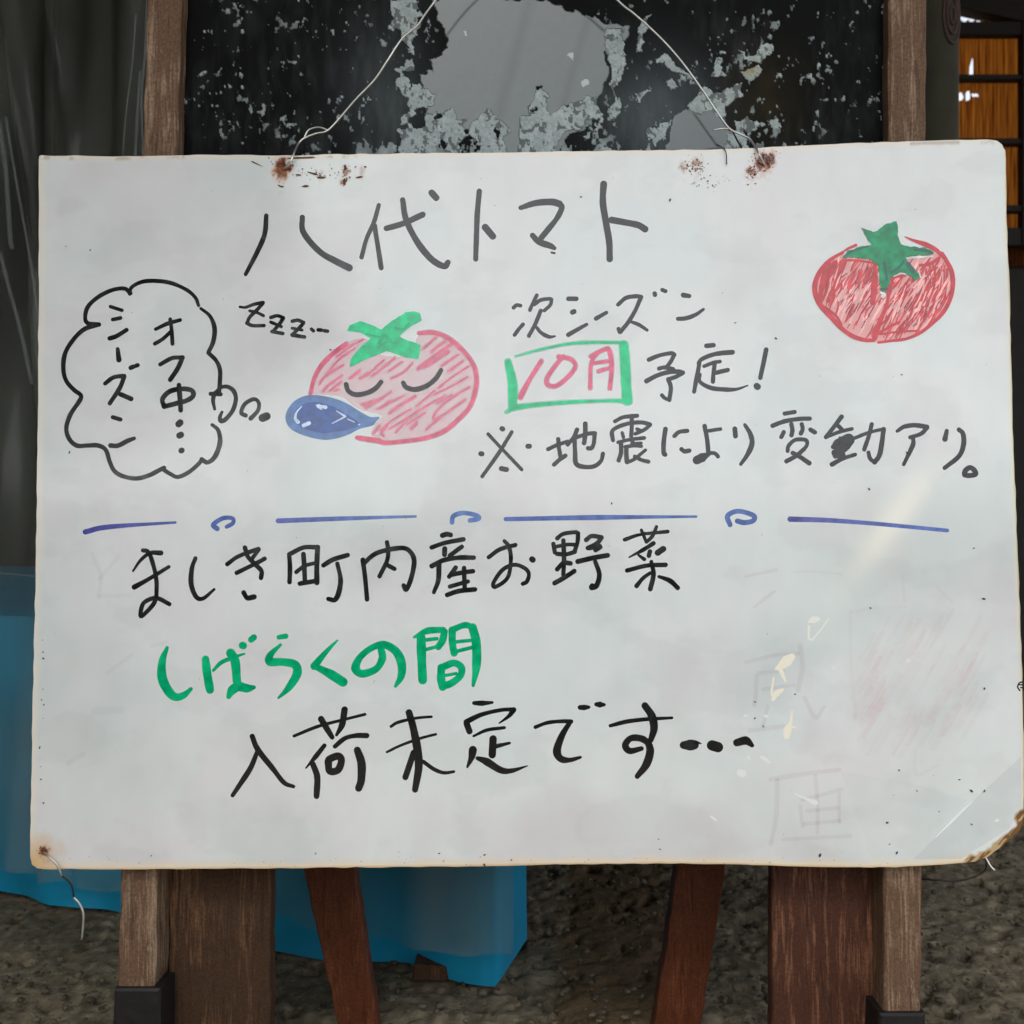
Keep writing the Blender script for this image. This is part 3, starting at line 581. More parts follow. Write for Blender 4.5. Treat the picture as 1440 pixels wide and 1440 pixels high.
    Fc = grid_faces(nu, nv)[:, ::-1]
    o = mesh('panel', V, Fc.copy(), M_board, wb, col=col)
    # rim and back: a 4 mm board, bare fibre showing on its edge
    ring = np.vstack([T, R[1:], B[::-1][1:], L[::-1][1:-1]]); n = len(ring)
    A = onplane(ring[:, 0], ring[:, 1], 0); Bk = onplane(ring[:, 0], ring[:, 1], .004)
    Fq = [(i, (i+1) % n, n+(i+1) % n, n+i) for i in range(n)]; Fq.append(tuple(range(2*n-1, n-1, -1)))
    mesh('fibre_edge', np.vstack([A, Bk]), Fq, simple('fibreboard_edge', srgb(150, 126, 92), .85, noise=.3, scale=150), wb)
board_panel()

# --- strokes
def ribbon(P, W, off, ramp, col, alpha=1.0, soft=False, closed_caps=True, jit=.03):
    P = np.asarray(P, float); n0 = len(P); off *= .25; ramp *= .25
    Q = catmull(P, 7); W = np.interp(np.linspace(0, 1, len(Q)), np.linspace(0, 1, len(W)), W)
    if len(Q) > 3: W = W*(1+(vnoise(np.arange(len(Q))*1.0, np.zeros(len(Q)), 4, int(P[0, 0]*7+P[0, 1]) % 900)-.5)*jit*4)
    d = np.gradient(Q, axis=0); d /= (np.linalg.norm(d, axis=1)[:, None]+1e-9)
    pre = []; pw = []; pd = []
    for a in (80, 62, 42, 20):
        a = math.radians(a); pre.append(Q[0]-d[0]*W[0]/2*math.sin(a)); pw.append(W[0]*math.cos(a)); pd.append(d[0])
    post_ = []; qw = []; qd = []
    for a in (20, 42, 62, 80):
        a = math.radians(a); post_.append(Q[-1]+d[-1]*W[-1]/2*math.sin(a)); qw.append(W[-1]*math.cos(a)); qd.append(d[-1])
    Q = np.vstack([pre, Q, post_]); W = np.r_[pw, W, qw]; d = np.vstack([pd, d, qd]); nrm = np.stack([-d[:, 1], d[:, 0]], -1)
    offs = np.array([-1, -.62, .62, 1]) if soft else np.array([-1, 1.])
    al = np.array([0, alpha, alpha, 0]) if soft else np.array([alpha, alpha])
    G = Q[:, None]+nrm[:, None]*W[:, None, None]/2*offs[None, :, None]
    t = np.linspace(0, 1, len(Q))
    V = onplane(G[..., 0], G[..., 1], 0)-N0*(off+ramp*t)[:, None, None]
    c = np.asarray(col, float); c = (c[0][None]*(1-t)[:, None]+c[-1][None]*t[:, None]) if c.ndim == 2 else np.tile(c, (len(t), 1))
    Cc = np.concatenate([np.tile(c[:, None], (1, len(offs), 1)), np.tile(al[None, :, None], (len(t), 1, 1))], -1)
    if soft: Cc[:3, :, 3] *= np.linspace(0, 1, 3)[:, None]; Cc[-3:, :, 3] *= np.linspace(1, 0, 3)[:, None]
    return V.reshape(-1, 3), grid_faces(len(Q), len(offs))[:, ::-1], Cc.reshape(-1, 4)
K = srgb(26, 27, 29); GN = srgb(0, 166, 112); PK = srgb(214, 92, 124); BL = srgb(76, 98, 168); RD = srgb(206, 76, 80)
def strokes(name, frame, ss, color=K, parent=None, label=None, alpha=1, soft=False, base=.00015, step=.00004, mat=None):
    x0, y0, s = frame; VV = []; FF = []; CC = []; nv = 0
    for k, st in enumerate(ss):
        wd, pts = st[0], st[1]; c = st[2] if len(st) > 2 else color
        P = np.array(pts, float).reshape(-1, 2)
        if len(P) == 1: P = np.vstack([P, P+.5])
        P = P/s+[x0, y0]; W = np.atleast_1d(np.array(wd, float))/s
        V, Fq, Cq = ribbon(P, W, base+step*k, step*.9, np.array(c), alpha, soft)
        VV.append(V); FF.append(Fq+nv); CC.append(Cq); nv += len(V)
    o = mesh(name, np.vstack(VV), np.vstack(FF), mat or (M_stain if (alpha < 1 or soft) else M_ink), parent or wb, col=np.vstack(CC))
    if label: o['label'] = label
    if 'ghost' in name or 'hatching' in name or name in ('smear',): o['kind'] = 'stuff'
    return o
def fill(name, frame, pts, color, off=.0001, alpha=1, parent=None, rag=0, mat=None, seed=1, var=0, label=None, smooth_=False):
    x0, y0, s = frame; P = np.array(pts, float).reshape(-1, 2)/s+[x0, y0]
    if smooth_:
        k = len(P); P = catmull(np.vstack([P[-2:], P, P[:2]]), 5)[10:10+k*5]
    Q = []
    for i in range(len(P)):
        a, b = P[i], P[(i+1) % len(P)]; m_ = max(2, int(np.linalg.norm(b-a)/2.5))
        for t in range(m_): Q.append(a+(b-a)*t/m_)
    Q = np.array(Q)
    if rag: Q = Q+(np.stack([vnoise(np.arange(len(Q)), 0*np.arange(len(Q)), 1.7, seed), vnoise(np.arange(len(Q)), 0*np.arange(len(Q)), 1.7, seed+1)], -1)-.5)*rag
    lo = Q.min(0)-1; hi = Q.max(0)+1
    from mathutils.geometry import delaunay_2d_cdt
    inner = [(x, y) for x in np.arange(lo[0], hi[0], 3) for y in np.arange(lo[1], hi[1], 3)] if var else []
    if inner:
        I = np.array(inner); I = I[inpoly(I[:, 0], I[:, 1], [tuple(q) for q in Q])]
    else: I = np.zeros((0, 2))
    vs = [Vector(q) for q in np.vstack([Q, I])]; n = len(Q)
    r = delaunay_2d_cdt(vs, [], [list(range(n))], 1, 1e-5)
    W2 = np.array([tuple(v) for v in r[0]]); V = onplane(W2[:, 0], W2[:, 1], 0)-N0*off*.25
    c = np.tile(np.array([*color, alpha], float), (len(V), 1))
    if var: c[:, :3] *= (1+var*(fbm(W2[:, 0], W2[:, 1]*1.7, 9, 3, seed+5)-.5)*2)[:, None]
    fs = []
    for f in r[2]:
        a, b, cc = [np.array(V[i]) for i in f[:3]]
        fs.append(tuple(f) if np.cross(b-a, cc-a)@N0 < 0 else tuple(f)[::-1])
    o = mesh(name, V, fs, mat or (M_stain if alpha < 1 else M_ink), parent or wb, col=c)
    if label: o['label'] = label
    return o

A = (320, 240, 4.5); Bf = (620, 240, 4.5); Cf = (80, 380, 4.644); Df = (290, 410, 7.2); E = (390, 430, 4.8); Ff = (700, 390, 3.6); G = (1120, 290, 6.)
H = (760, 570, 6.); I = (980, 570, 6.); J = (1180, 570, 6.); Kf = (100, 700, 2.25); Lf = (700, 690, 2.25); Mf = (180, 750, 4.5); Nf = (490, 740, 5.538)
O = (720, 730, 5.538); P_ = (200, 860, 5.143); Q_ = (420, 860, 5.143); S_ = (310, 980, 5.143); Tf = (560, 970, 5.143); U = (800, 970, 5.143)
Vf = (700, 400, 7.2); W = (860, 400, 6.); X_ = (660, 570, 3.6)
HC = 'handwritten_character'
# title row
strokes(HC, A, [((30, 34, 26), (245, 285, 235, 400, 190, 510, 115, 655)), ((34, 38, 46), (473, 295, 480, 390, 580, 510, 680, 570, 770, 615))])
strokes(HC, A, [(28, (957, 218, 925, 330, 880, 430, 848, 548)), (32, (930, 350, 950, 470, 972, 615)), ((34, 42, 36), (1108, 185, 1130, 310, 1200, 450, 1290, 560, 1370, 605, 1395, 580)), (38, (1005, 365, 1110, 335, 1235, 278)), (42, (1292, 140, 1320, 172))])
strokes(HC, Bf, [((36, 34, 34), (243, 130, 230, 280, 225, 420, 220, 560)), (44, (280, 358, 328, 415))])
strokes(HC, Bf, [((30, 44, 44), (505, 235, 600, 205, 700, 198, 750, 210)), ((44, 34, 38), (748, 208, 765, 235, 735, 300, 680, 370, 635, 425)), ((36, 44, 26), (580, 410, 620, 450, 690, 475, 718, 490)), (14, (700, 518, 720, 522))])
strokes(HC, Bf, [(42, (1030, 85, 1025, 200, 1045, 330, 1065, 450, 1068, 560)), (42, (1080, 312, 1180, 330, 1250, 345, 1292, 370))])
# thought cloud
strokes('cloud_outline', Cf, [((24, 28, 22), (475, 155, 490, 110, 560, 75, 650, 70, 750, 85, 850, 130, 905, 180, 925, 230)), (28, (480, 150, 440, 120, 360, 130, 270, 175, 205, 235, 185, 300, 200, 345, 275, 355)),
    (30, (270, 355, 180, 385, 110, 450, 55, 540, 42, 640, 60, 720, 110, 780, 155, 815, 150, 850, 90, 940, 62, 1030, 80, 1100, 130, 1145, 200, 1145, 270, 1145, 320, 1175, 345, 1250, 375, 1310, 430, 1345, 520, 1360, 600, 1340, 660, 1310, 700, 1290)),
    (28, (685, 1295, 740, 1330, 790, 1350, 860, 1320, 920, 1270, 950, 1235)), ((28, 34, 24), (945, 1235, 985, 1255, 1030, 1220, 1060, 1150, 1065, 1090, 1050, 1040, 1015, 1010)),
    ((20, 30, 28), (940, 250, 1000, 300, 1030, 380, 1020, 470, 990, 535)), (28, (990, 540, 1040, 590, 1065, 650, 1065, 720, 1060, 790))])
strokes(HC, Cf, [(24, (350, 238, 425, 262)), (26, (365, 322, 415, 312)), ((32, 28), (345, 445, 390, 430, 455, 390))])
strokes(HC, Cf, [((26, 36), (397, 515, 405, 585))])
strokes(HC, Cf, [(28, (315, 740, 370, 700, 440, 690)), (30, (440, 695, 410, 770, 345, 870)), (32, (415, 810, 485, 840)), (30, (482, 637, 500, 630)), (28, (515, 625, 528, 620))])
strokes(HC, Cf, [(28, (365, 960, 415, 975)), ((30, 34, 24), (350, 1145, 400, 1145, 460, 1115, 505, 1098))])
strokes(HC, Cf, [((22, 30, 26), (645, 385, 720, 350, 805, 325)), (26, (740, 320, 750, 400, 755, 480)), (26, (745, 400, 690, 450, 640, 480))])
strokes(HC, Cf, [(28, (675, 615, 750, 575, 815, 570)), (32, (820, 570, 790, 640, 740, 715))])
strokes(HC, Cf, [(32, (700, 890, 690, 840, 740, 790, 820, 775, 880, 785, 890, 820, 850, 850, 780, 870, 705, 890)), (32, (797, 750, 805, 850, 808, 915))])
strokes('handwritten_dots', Cf, [(44, (795, 1005, 805, 995)), (42, (800, 1080, 810, 1075)), (38, (812, 1178, 816, 1176))])
strokes(HC, Df, [((36, 42, 46, 46, 50, 30), (80, 1030, 110, 1010, 150, 970, 220, 965, 280, 1010, 300, 1090, 270, 1200, 200, 1290, 150, 1310, 140, 1270, 160, 1220)), ((44, 34), (75, 1060, 70, 1110, 85, 1190)), (44, (45, 1035, 145, 1040))])
strokes(HC, Df, [((46, 40, 46), (400, 1255, 355, 1225, 390, 1140, 480, 1090, 530, 1120, 530, 1190, 495, 1240, 450, 1285))])
strokes('handwritten_dots', Df, [(82, (570, 1280, 612, 1262))])
strokes('handwritten_letter', Df, [((26, 42), (340, 155, 400, 160, 480, 130, 575, 112)), (38, (575, 120, 510, 190, 440, 260, 415, 320)), (38, (412, 320, 470, 345, 585, 345)), (32, (440, 195, 520, 215, 580, 245))])
strokes('handwritten_letter', Df, [(38, (655, 262, 720, 245, 780, 265)), (38, (780, 270, 740, 330, 680, 400)), (34, (655, 310, 760, 355)), (38, (665, 405, 720, 415, 775, 425))])
strokes('handwritten_letter', Df, [(38, (872, 300, 930, 290, 985, 315)), (38, (982, 325, 930, 380, 880, 430)), (32, (870, 370, 970, 390)), (40, (870, 440, 930, 450, 995, 460))])
strokes('handwritten_dots', Df, [(36, (1065, 380, 1085, 398)), (40, (1135, 388, 1165, 390)), (38, (1195, 395, 1228, 402))])
# sleeping tomato
z1 = bpy.data.objects.new('sleeping_tomato_drawing', None); C.objects.link(z1); z1.parent = wb; z1['label'] = 'pink hatched tomato with closed eyes and a blue bubble'; z1.empty_display_size = .02
fill('pink_wash', E, (225, 590, 250, 470, 320, 370, 430, 270, 560, 220, 640, 250, 700, 330, 900, 330, 950, 200, 1060, 185, 1200, 260, 1310, 380, 1345, 520, 1310, 670, 1200, 790, 1080, 850, 800, 920, 640, 880, 660, 800, 700, 740, 560, 700, 420, 610), srgb(255, 206, 216), .00006, .34, z1, smooth_=True)
HT = [(14, (575, 230, 490, 275, 400, 345)), (13, (470, 320, 400, 380, 330, 470)), (14, (445, 400, 320, 480, 285, 530)), (15, (435, 470, 340, 540, 310, 580)), (15, (430, 515, 355, 575)), (14, (410, 565, 390, 575)), (19, (555, 440, 490, 490)), (15, (610, 460, 555, 490)),
      (14, (720, 365, 640, 440, 570, 490)), (14, (795, 350, 700, 430, 640, 475)), (14, (840, 380, 755, 440)), (15, (910, 390, 850, 450, 770, 490)), (16, (1070, 215, 985, 290)), (18, (1130, 240, 1040, 310)), (24, (1175, 260, 1060, 340, 950, 425)), (22, (1155, 310, 1050, 380, 990, 415)),
      (15, (1220, 330, 1110, 405)), (17, (1250, 375, 1160, 440)), (13, (1290, 410, 1180, 480, 1090, 555)), (12, (1285, 480, 1180, 540, 1060, 600)), (13, (1130, 610, 1000, 680, 870, 780, 800, 855)), (12, (1060, 575, 940, 680)), (14, (1295, 550, 1150, 640, 1070, 720, 1050, 765)), (13, (1060, 770, 1160, 710, 1265, 635)),
      (14, (1100, 760, 1050, 795, 1005, 835)), (20, (940, 790, 905, 830)), (13, (770, 580, 680, 640, 600, 690)), (15, (700, 630, 570, 665)), (13, (850, 610, 680, 695)), (14, (760, 640, 700, 690)), (20, (930, 610, 800, 690, 760, 725)), (12, (900, 700, 780, 770, 700, 840)), (16, (690, 810, 650, 860)), (14, (735, 820, 700, 860, 720, 880)),
      (11, (960, 700, 860, 770, 760, 830)), (11, (1000, 720, 880, 800)), (12, (640, 640, 590, 680)), (12, (1180, 600, 1080, 660)), (10, (520, 290, 430, 350))]
strokes('hatching_fringe', E, [(np.atleast_1d(h[0])+22, h[1]) for h in HT], srgb(255, 206, 218), z1, alpha=.42, soft=True, base=.00010, step=.000012)
strokes('hatching', E, HT, srgb(216, 112, 138), z1, base=.0002, step=.00001)
strokes('tomato_outline', E, [((32, 26), (465, 258, 380, 320, 300, 400, 250, 490, 225, 590)), (27, (960, 185, 1040, 180, 1130, 205, 1220, 270, 1300, 360, 1340, 450, 1340, 560, 1300, 680, 1220, 770, 1120, 850, 990, 895, 850, 915, 740, 925, 680, 915)), ((30, 36), (540, 890, 610, 900, 690, 912))], srgb(214, 96, 124), z1, base=.0007)
strokes('pink_fringe', E, [((44, 40), (465, 258, 380, 320, 300, 400, 250, 490, 225, 590)), (44, (960, 185, 1040, 180, 1130, 205, 1220, 270, 1300, 360, 1340, 450, 1340, 560, 1300, 680, 1220, 770, 1120, 850, 990, 895, 850, 915, 740, 925, 680, 915, 560, 895))], srgb(255, 180, 200), z1, alpha=.6, soft=True, base=.00012)
fill('leaf', E, (470, 170, 490, 130, 560, 102, 630, 125, 700, 160, 760, 110, 870, 42, 920, 38, 965, 50, 975, 100, 900, 140, 825, 205, 860, 225, 970, 265, 960, 320, 950, 360, 870, 350, 740, 305, 600, 360, 485, 420, 500, 350, 560, 280, 630, 220, 560, 180), srgb(0, 196, 132), .0011, parent=z1, rag=.8, var=.25)
strokes('leaf_vein', E, [(26, (690, 250, 720, 200, 760, 230)), (14, (680, 280, 740, 245, 800, 250)), (16, (800, 150, 850, 160, 890, 120)), (12, (600, 190, 700, 215))], srgb(0, 170, 112), z1, base=.0013)
strokes('eye', E, [((30, 34, 30), (465, 530, 480, 575, 530, 600, 600, 590, 660, 560, 700, 515))], K, z1, base=.0012); strokes('eye', E, [((30, 36, 30), (850, 520, 870, 550, 930, 565, 1010, 540, 1070, 490, 1105, 435))], K, z1, base=.0012)
fill('blue_bubble', E, (70, 700, 120, 640, 200, 605, 290, 605, 400, 630, 480, 665, 560, 715, 630, 750, 690, 750, 665, 785, 640, 810, 560, 830, 480, 870, 400, 895, 320, 905, 230, 890, 140, 860, 80, 820, 55, 760), srgb(92, 126, 178), .0008, parent=z1, var=.12, smooth_=True)
fill('bubble_core', E, (120, 710, 200, 655, 300, 655, 400, 690, 480, 740, 560, 800, 480, 835, 400, 850, 300, 860, 190, 830, 130, 790), srgb(70, 96, 158), .00086, parent=z1, rag=1.2, var=.3, smooth_=True)
strokes('bubble_glint', E, [((6, 16, 26), (165, 680, 130, 720, 122, 760, 140, 785)), ((30, 8), (280, 678, 300, 700)), ((10, 26), (265, 672, 325, 685)), (26, (178, 808, 215, 792)), ((6, 16), (400, 710, 455, 745)), ((6, 12), (370, 795, 460, 748)), (7, (475, 765, 520, 785)), (8, (550, 803, 556, 800))], srgb(198, 216, 236), z1, base=.0010)
# ripe tomato upper right
z2 = bpy.data.objects.new('ripe_tomato_drawing', None); C.objects.link(z2); z2.parent = wb; z2['label'] = 'red hatched tomato with green star-shaped stem'; z2.empty_display_size = .02
TP = [(380, 400), (280, 450), (200, 530), (155, 640), (150, 740), (200, 850), (290, 930), (380, 1030), (480, 1100), (580, 1135), (680, 1150), (800, 1145), (920, 1130), (1040, 1080), (1140, 1000), (1230, 910), (1290, 820), (1325, 690), (1320, 570), (1280, 470), (1230, 400), (1170, 400), (1000, 420), (640, 440)]
fill('pink_wash', G, sum([list(p) for p in TP], []), srgb(255, 186, 186), .00006, .75, z2, smooth_=True)
rr = random.Random(5); HS = []
for k in range(360):
    cx, cy = rr.uniform(170, 1310), rr.uniform(470, 1110)
    ln = rr.uniform(90, 260); a = math.radians(rr.uniform(50, 68)) if cx > 420 else math.radians(rr.uniform(55, 80))
    dx, dy = math.cos(a)*ln/2, -math.sin(a)*ln/2; bow = rr.uniform(-14, 14)
    pts = [(cx-dx, cy-dy), (cx+bow, cy+bow*.5), (cx+dx, cy+dy)]
    ok = all(inpoly(np.array([p[0]]), np.array([p[1]]), TP)[0] for p in pts)
    if not ok: continue
    c = rr.random(); cc = srgb(190+int(c*22), 46+int(c*36), 54+int(c*34)) if rr.random() < .66 else srgb(250, 188, 186)
    HS.append(((8, rr.uniform(11, 22), 7), sum([list(p) for p in pts], []), cc))
for k in range(15):
    x = 180+k*11+rr.uniform(-6, 6); HS.append((rr.uniform(9, 18), (x, 820-k*4+rr.uniform(-60, 20), x+20, 640, x+70+k, 470+rr.uniform(-15, 20)), srgb(200, 62, 66)))
for k in range(11):
    x = 1080+k*18+rr.uniform(-6, 6); HS.append((rr.uniform(9, 20), (x-60, 900+rr.uniform(-90, 40), x+10, 690, x+20, 500+rr.uniform(-10, 40)), srgb(200, 62, 68)))
rr.shuffle(HS)
strokes('hatching', G, HS, RD, z2, base=.00012, step=.000005)
strokes('dark_hatching', G, [(rr.uniform(5, 9), (x, y, x+rr.uniform(15, 50), y-rr.uniform(30, 80)), srgb(140, 54, 62)) for x, y in [(rr.uniform(330, 620), rr.uniform(560, 1030)) for _ in range(26)]+[(rr.uniform(850, 1180), rr.uniform(600, 1040)) for _ in range(18)]], RD, z2, base=.0012, step=.000005)
strokes('tomato_outline', G, [((24, 46, 40, 30), (390, 390, 280, 455, 205, 540, 160, 640, 158, 740, 205, 840, 290, 935, 385, 1035, 480, 1100, 580, 1130, 650, 1132)), ((20, 26, 34, 40, 34), (690, 1150, 800, 1135, 920, 1120, 1040, 1070, 1150, 985, 1230, 905, 1290, 800, 1318, 680, 1310, 560, 1270, 470, 1225, 400)), ((8, 40, 34), (915, 258, 990, 290, 1080, 320, 1170, 365, 1220, 410)), ((14, 26), (380, 395, 430, 360, 500, 330)),
    ((20, 50, 56, 40), (665, 490, 660, 600, 655, 700, 640, 815)), ((50, 26, 30), (660, 1110, 690, 1010, 760, 830, 790, 680, 830, 600, 910, 585)), (18, (390, 455, 520, 460, 660, 480)), ((22, 30), (1040, 500, 1120, 490, 1200, 440)), (24, (680, 1080, 800, 1010, 860, 980)), (16, (700, 1080, 860, 1060, 1030, 1050)), (20, (240, 850, 330, 920, 380, 1000))], srgb(198, 54, 64), z2, base=.0015)
fill('leaf', G, (540, 180, 590, 205, 640, 220, 700, 200, 760, 150, 845, 120, 855, 180, 850, 230, 880, 320, 960, 345, 1080, 350, 1155, 385, 1140, 410, 1020, 415, 920, 430, 950, 480, 1010, 540, 1035, 600, 1000, 625, 930, 575, 880, 560, 800, 600, 770, 680, 750, 725, 715, 720, 700, 620, 690, 500, 640, 455, 500, 430, 390, 435, 430, 380, 520, 350, 640, 320, 590, 270), srgb(0, 136, 88), .0026, parent=z2, rag=2.2, var=.45, seed=9)
strokes('leaf_shading', G, [(22, (1000, 370, 1080, 375, 1145, 395)), (40, (940, 490, 980, 550)), (18, (710, 700, 760, 700)), (20, (800, 560, 860, 520, 900, 470)), (16, (400, 428, 470, 380, 600, 340)), (24, (740, 480, 760, 620))], srgb(40, 92, 84), z2, base=.0028)
strokes('bare_gap', G, [((22, 34), (715, 730, 740, 745, 730, 760)), ((14, 20, 8), (930, 440, 1020, 432, 1150, 425)), ((10, 16), (820, 590, 880, 570, 930, 575)), (12, (1030, 545, 1045, 600))], srgb(222, 224, 224), z2, base=.0023)
# next-season lines
strokes(HC, Vf, [(40, (160, 235, 190, 210, 230, 215)), (40, (170, 510, 215, 450, 255, 405)), (38, (395, 110, 360, 180, 325, 260)), (38, (370, 205, 430, 160, 520, 145, 545, 152)), (38, (545, 155, 530, 210, 470, 265)), (42, (435, 265, 380, 400, 315, 520)), ((30, 44, 22), (385, 425, 440, 490, 520, 530, 578, 525))])
strokes(HC, Vf, [(48, (715, 145, 795, 145)), (52, (755, 282, 772, 274)), ((50, 34), (715, 510, 800, 460, 900, 405))])
strokes(HC, Vf, [((46, 38), (995, 345, 1100, 285))])
strokes(HC, W, [(36, (55, 170, 120, 115, 200, 100, 250, 105)), (36, (248, 108, 200, 220, 140, 320, 75, 400)), ((26, 34, 26), (165, 315, 230, 340, 300, 385)), (34, (58, 375, 68, 402)), (38, (364, 76, 366, 88)), (34, (428, 46, 455, 57))])
strokes(HC, W, [((44, 36), (605, 90, 655, 98)), ((36, 38, 24), (560, 290, 630, 285, 710, 255, 775, 210))])
strokes(HC, W, [(36, (315, 635, 400, 600, 500, 580, 530, 595)), (34, (530, 590, 500, 650, 460, 700)), (36, (400, 710, 450, 700, 520, 715)), (40, (295, 815, 380, 770, 480, 740, 560, 735, 600, 745)), (36, (595, 750, 540, 780, 480, 800)), (36, (478, 800, 500, 870, 488, 975)), (32, (425, 935, 450, 960, 490, 975))])
strokes(HC, W, [(40, (800, 518, 860, 512)), ((30, 38, 44), (740, 690, 750, 640, 830, 600, 920, 580, 1020, 572)), (36, (735, 660, 735, 700, 715, 800, 697, 905)), (32, (780, 690, 860, 660, 915, 650)), (36, (870, 670, 860, 750, 855, 820)), (38, (880, 745, 980, 722)), ((30, 36, 40, 12), (745, 760, 745, 820, 830, 870, 930, 885, 1050, 885, 1150, 852))])
strokes('handwritten_mark', W, [((40, 36), (1305, 550, 1280, 670, 1255, 788)), (56, (1225, 858, 1232, 863))])
bx = bpy.data.objects.new('boxed_month', None); C.objects.link(bx); bx.parent = wb; bx.empty_display_size = .02; bx['label'] = 'pink month in a green frame'
MG = srgb(0, 194, 130)
for kk, s_ in enumerate([((34, 44, 50, 40), (52, 430, 75, 540, 75, 655)), ((4, 12, 14, 14), (90, 400, 200, 370, 340, 340, 460, 330, 630, 330)), ((50, 48, 54), (638, 345, 645, 440, 650, 540, 655, 620)), ((12, 26, 18, 14, 22), (45, 682, 90, 660, 200, 645, 400, 630, 600, 625, 665, 632))]):
    strokes('frame_stroke', Ff, [s_], MG, bx, base=.0002+kk*.00005)
    strokes('green_fringe', Ff, [(tuple(np.atleast_1d(s_[0])+14), s_[1])], srgb(170, 236, 214), bx, alpha=.55, soft=True, base=.00010+kk*.000012)
for kk, g_ in enumerate([[((20, 20, 26), (220, 425, 160, 520, 115, 605))], [(20, (330, 402, 290, 450, 250, 510, 255, 545, 300, 548, 360, 500, 393, 450, 370, 415, 310, 402))],
          [(18, (500, 385, 472, 440, 468, 560)), (20, (472, 400, 540, 365, 565, 372, 577, 450, 568, 562)), (16, (485, 435, 560, 425)), (16, (510, 475, 570, 458))]]):
    strokes(HC, Ff, g_, PK, bx, base=.0002)
    strokes('pink_fringe', Ff, [(tuple(np.atleast_1d(q[0])+14), q[1]) for q in g_], srgb(242, 180, 200), bx, alpha=.5, soft=True, base=.00008+kk*.00001, step=.000005)
# notice line
strokes('handwritten_mark', X_, [(18, (95, 145, 160, 215, 265, 325)), (20, (215, 135, 150, 240, 65, 360)), (26, (165, 118, 169, 120)), (26, (58, 245, 64, 246)), (26, (296, 207, 304, 207)), (26, (162, 320, 188, 325))])
strokes(HC, H, [(34, (65, 370, 140, 335, 230, 305)), (36, (150, 285, 155, 350, 170, 440)), (38, (115, 500, 160, 460, 210, 425)), (36, (230, 330, 280, 270, 310, 205)), ((38, 40, 34), (308, 205, 290, 270, 292, 400, 300, 490, 360, 518, 450, 515, 510, 470, 527, 408)), (34, (300, 270, 400, 240, 460, 235)), (36, (458, 240, 450, 320, 430, 362, 402, 362)), (40, (378, 155, 378, 240, 368, 318))])
strokes(HC, H, [((32, 36), (628, 135, 700, 100, 815, 88)), (36, (770, 90, 770, 180, 765, 260)), (36, (612, 295, 605, 220, 660, 180, 760, 150, 860, 145, 925, 162)), (32, (925, 168, 870, 210, 800, 240)), (30, (690, 232, 700, 270)), (30, (815, 200, 850, 215)), (32, (655, 312, 750, 290, 875, 275)), (30, (770, 300, 800, 330)), (38, (680, 320, 680, 400, 660, 465)), (30, (715, 350, 790, 340, 850, 345)), (40, (725, 360, 725, 420, 730, 478)), (30, (735, 480, 790, 455, 885, 378)), ((30, 36), (795, 430, 850, 460, 910, 475)), (26, (770, 325, 850, 318))])
strokes(HC, H, [(40, (1055, 200, 1040, 310, 1040, 400, 1052, 415)), (36, (1130, 258, 1170, 225, 1238, 215)), (38, (1190, 370, 1215, 388, 1255, 382))])
strokes(HC, I, [(38, (65, 175, 85, 280, 97, 400)), (32, (100, 215, 198, 200)), ((70, 76, 36), (0, 462, 45, 440, 100, 412)), (34, (100, 402, 150, 405, 178, 432))])
strokes(HC, I, [(42, (320, 198, 325, 260)), ((30, 44, 44, 28), (405, 165, 450, 240, 465, 320, 430, 410, 370, 497))])
strokes(HC, I, [(36, (740, 70, 825, 56)), (38, (638, 172, 740, 135, 860, 115, 952, 112)), (36, (733, 225, 712, 268)), (38, (797, 160, 806, 210, 798, 252)), (38, (885, 160, 892, 200, 877, 238)), (38, (958, 205, 995, 228)), (34, (765, 385, 775, 340, 830, 292, 915, 292, 930, 330, 900, 375)), (38, (900, 372, 840, 425, 755, 472)), (40, (808, 402, 865, 432, 948, 488))])
strokes(HC, I, [(38, (1220, 97, 1150, 190, 1088, 268)), (36, (1195, 175, 1230, 210)), (32, (1100, 265, 1200, 225, 1308, 198)), ((40, 90, 130, 130, 100), (1150, 350, 1180, 335, 1210, 330, 1240, 320, 1280, 290)), ((60, 90, 60), (1165, 400, 1200, 385, 1270, 340)), ((40, 34), (1140, 498, 1230, 450, 1335, 415)), (50, (1170, 425, 1230, 418))])
strokes(HC, J, [(30, (135, 275, 250, 230, 380, 198)), (36, (275, 160, 250, 260, 212, 372)), (42, (375, 202, 360, 320, 340, 420, 300, 480)), (34, (300, 482, 262, 450, 247, 398))])
strokes(HC, J, [((30, 40, 40), (490, 218, 550, 180, 640, 168, 740, 182)), (36, (742, 190, 690, 240, 600, 270)), ((34, 40, 32), (625, 285, 620, 340, 545, 498))])
strokes(HC, J, [((34, 46), (908, 215, 893, 285)), ((40, 42, 38), (1010, 205, 1045, 240, 1050, 330, 1010, 430, 890, 528))])
strokes('handwritten_mark', J, [(44, (1058, 570, 1070, 545, 1108, 525, 1142, 550, 1150, 582, 1100, 592, 1062, 588, 1058, 570))])
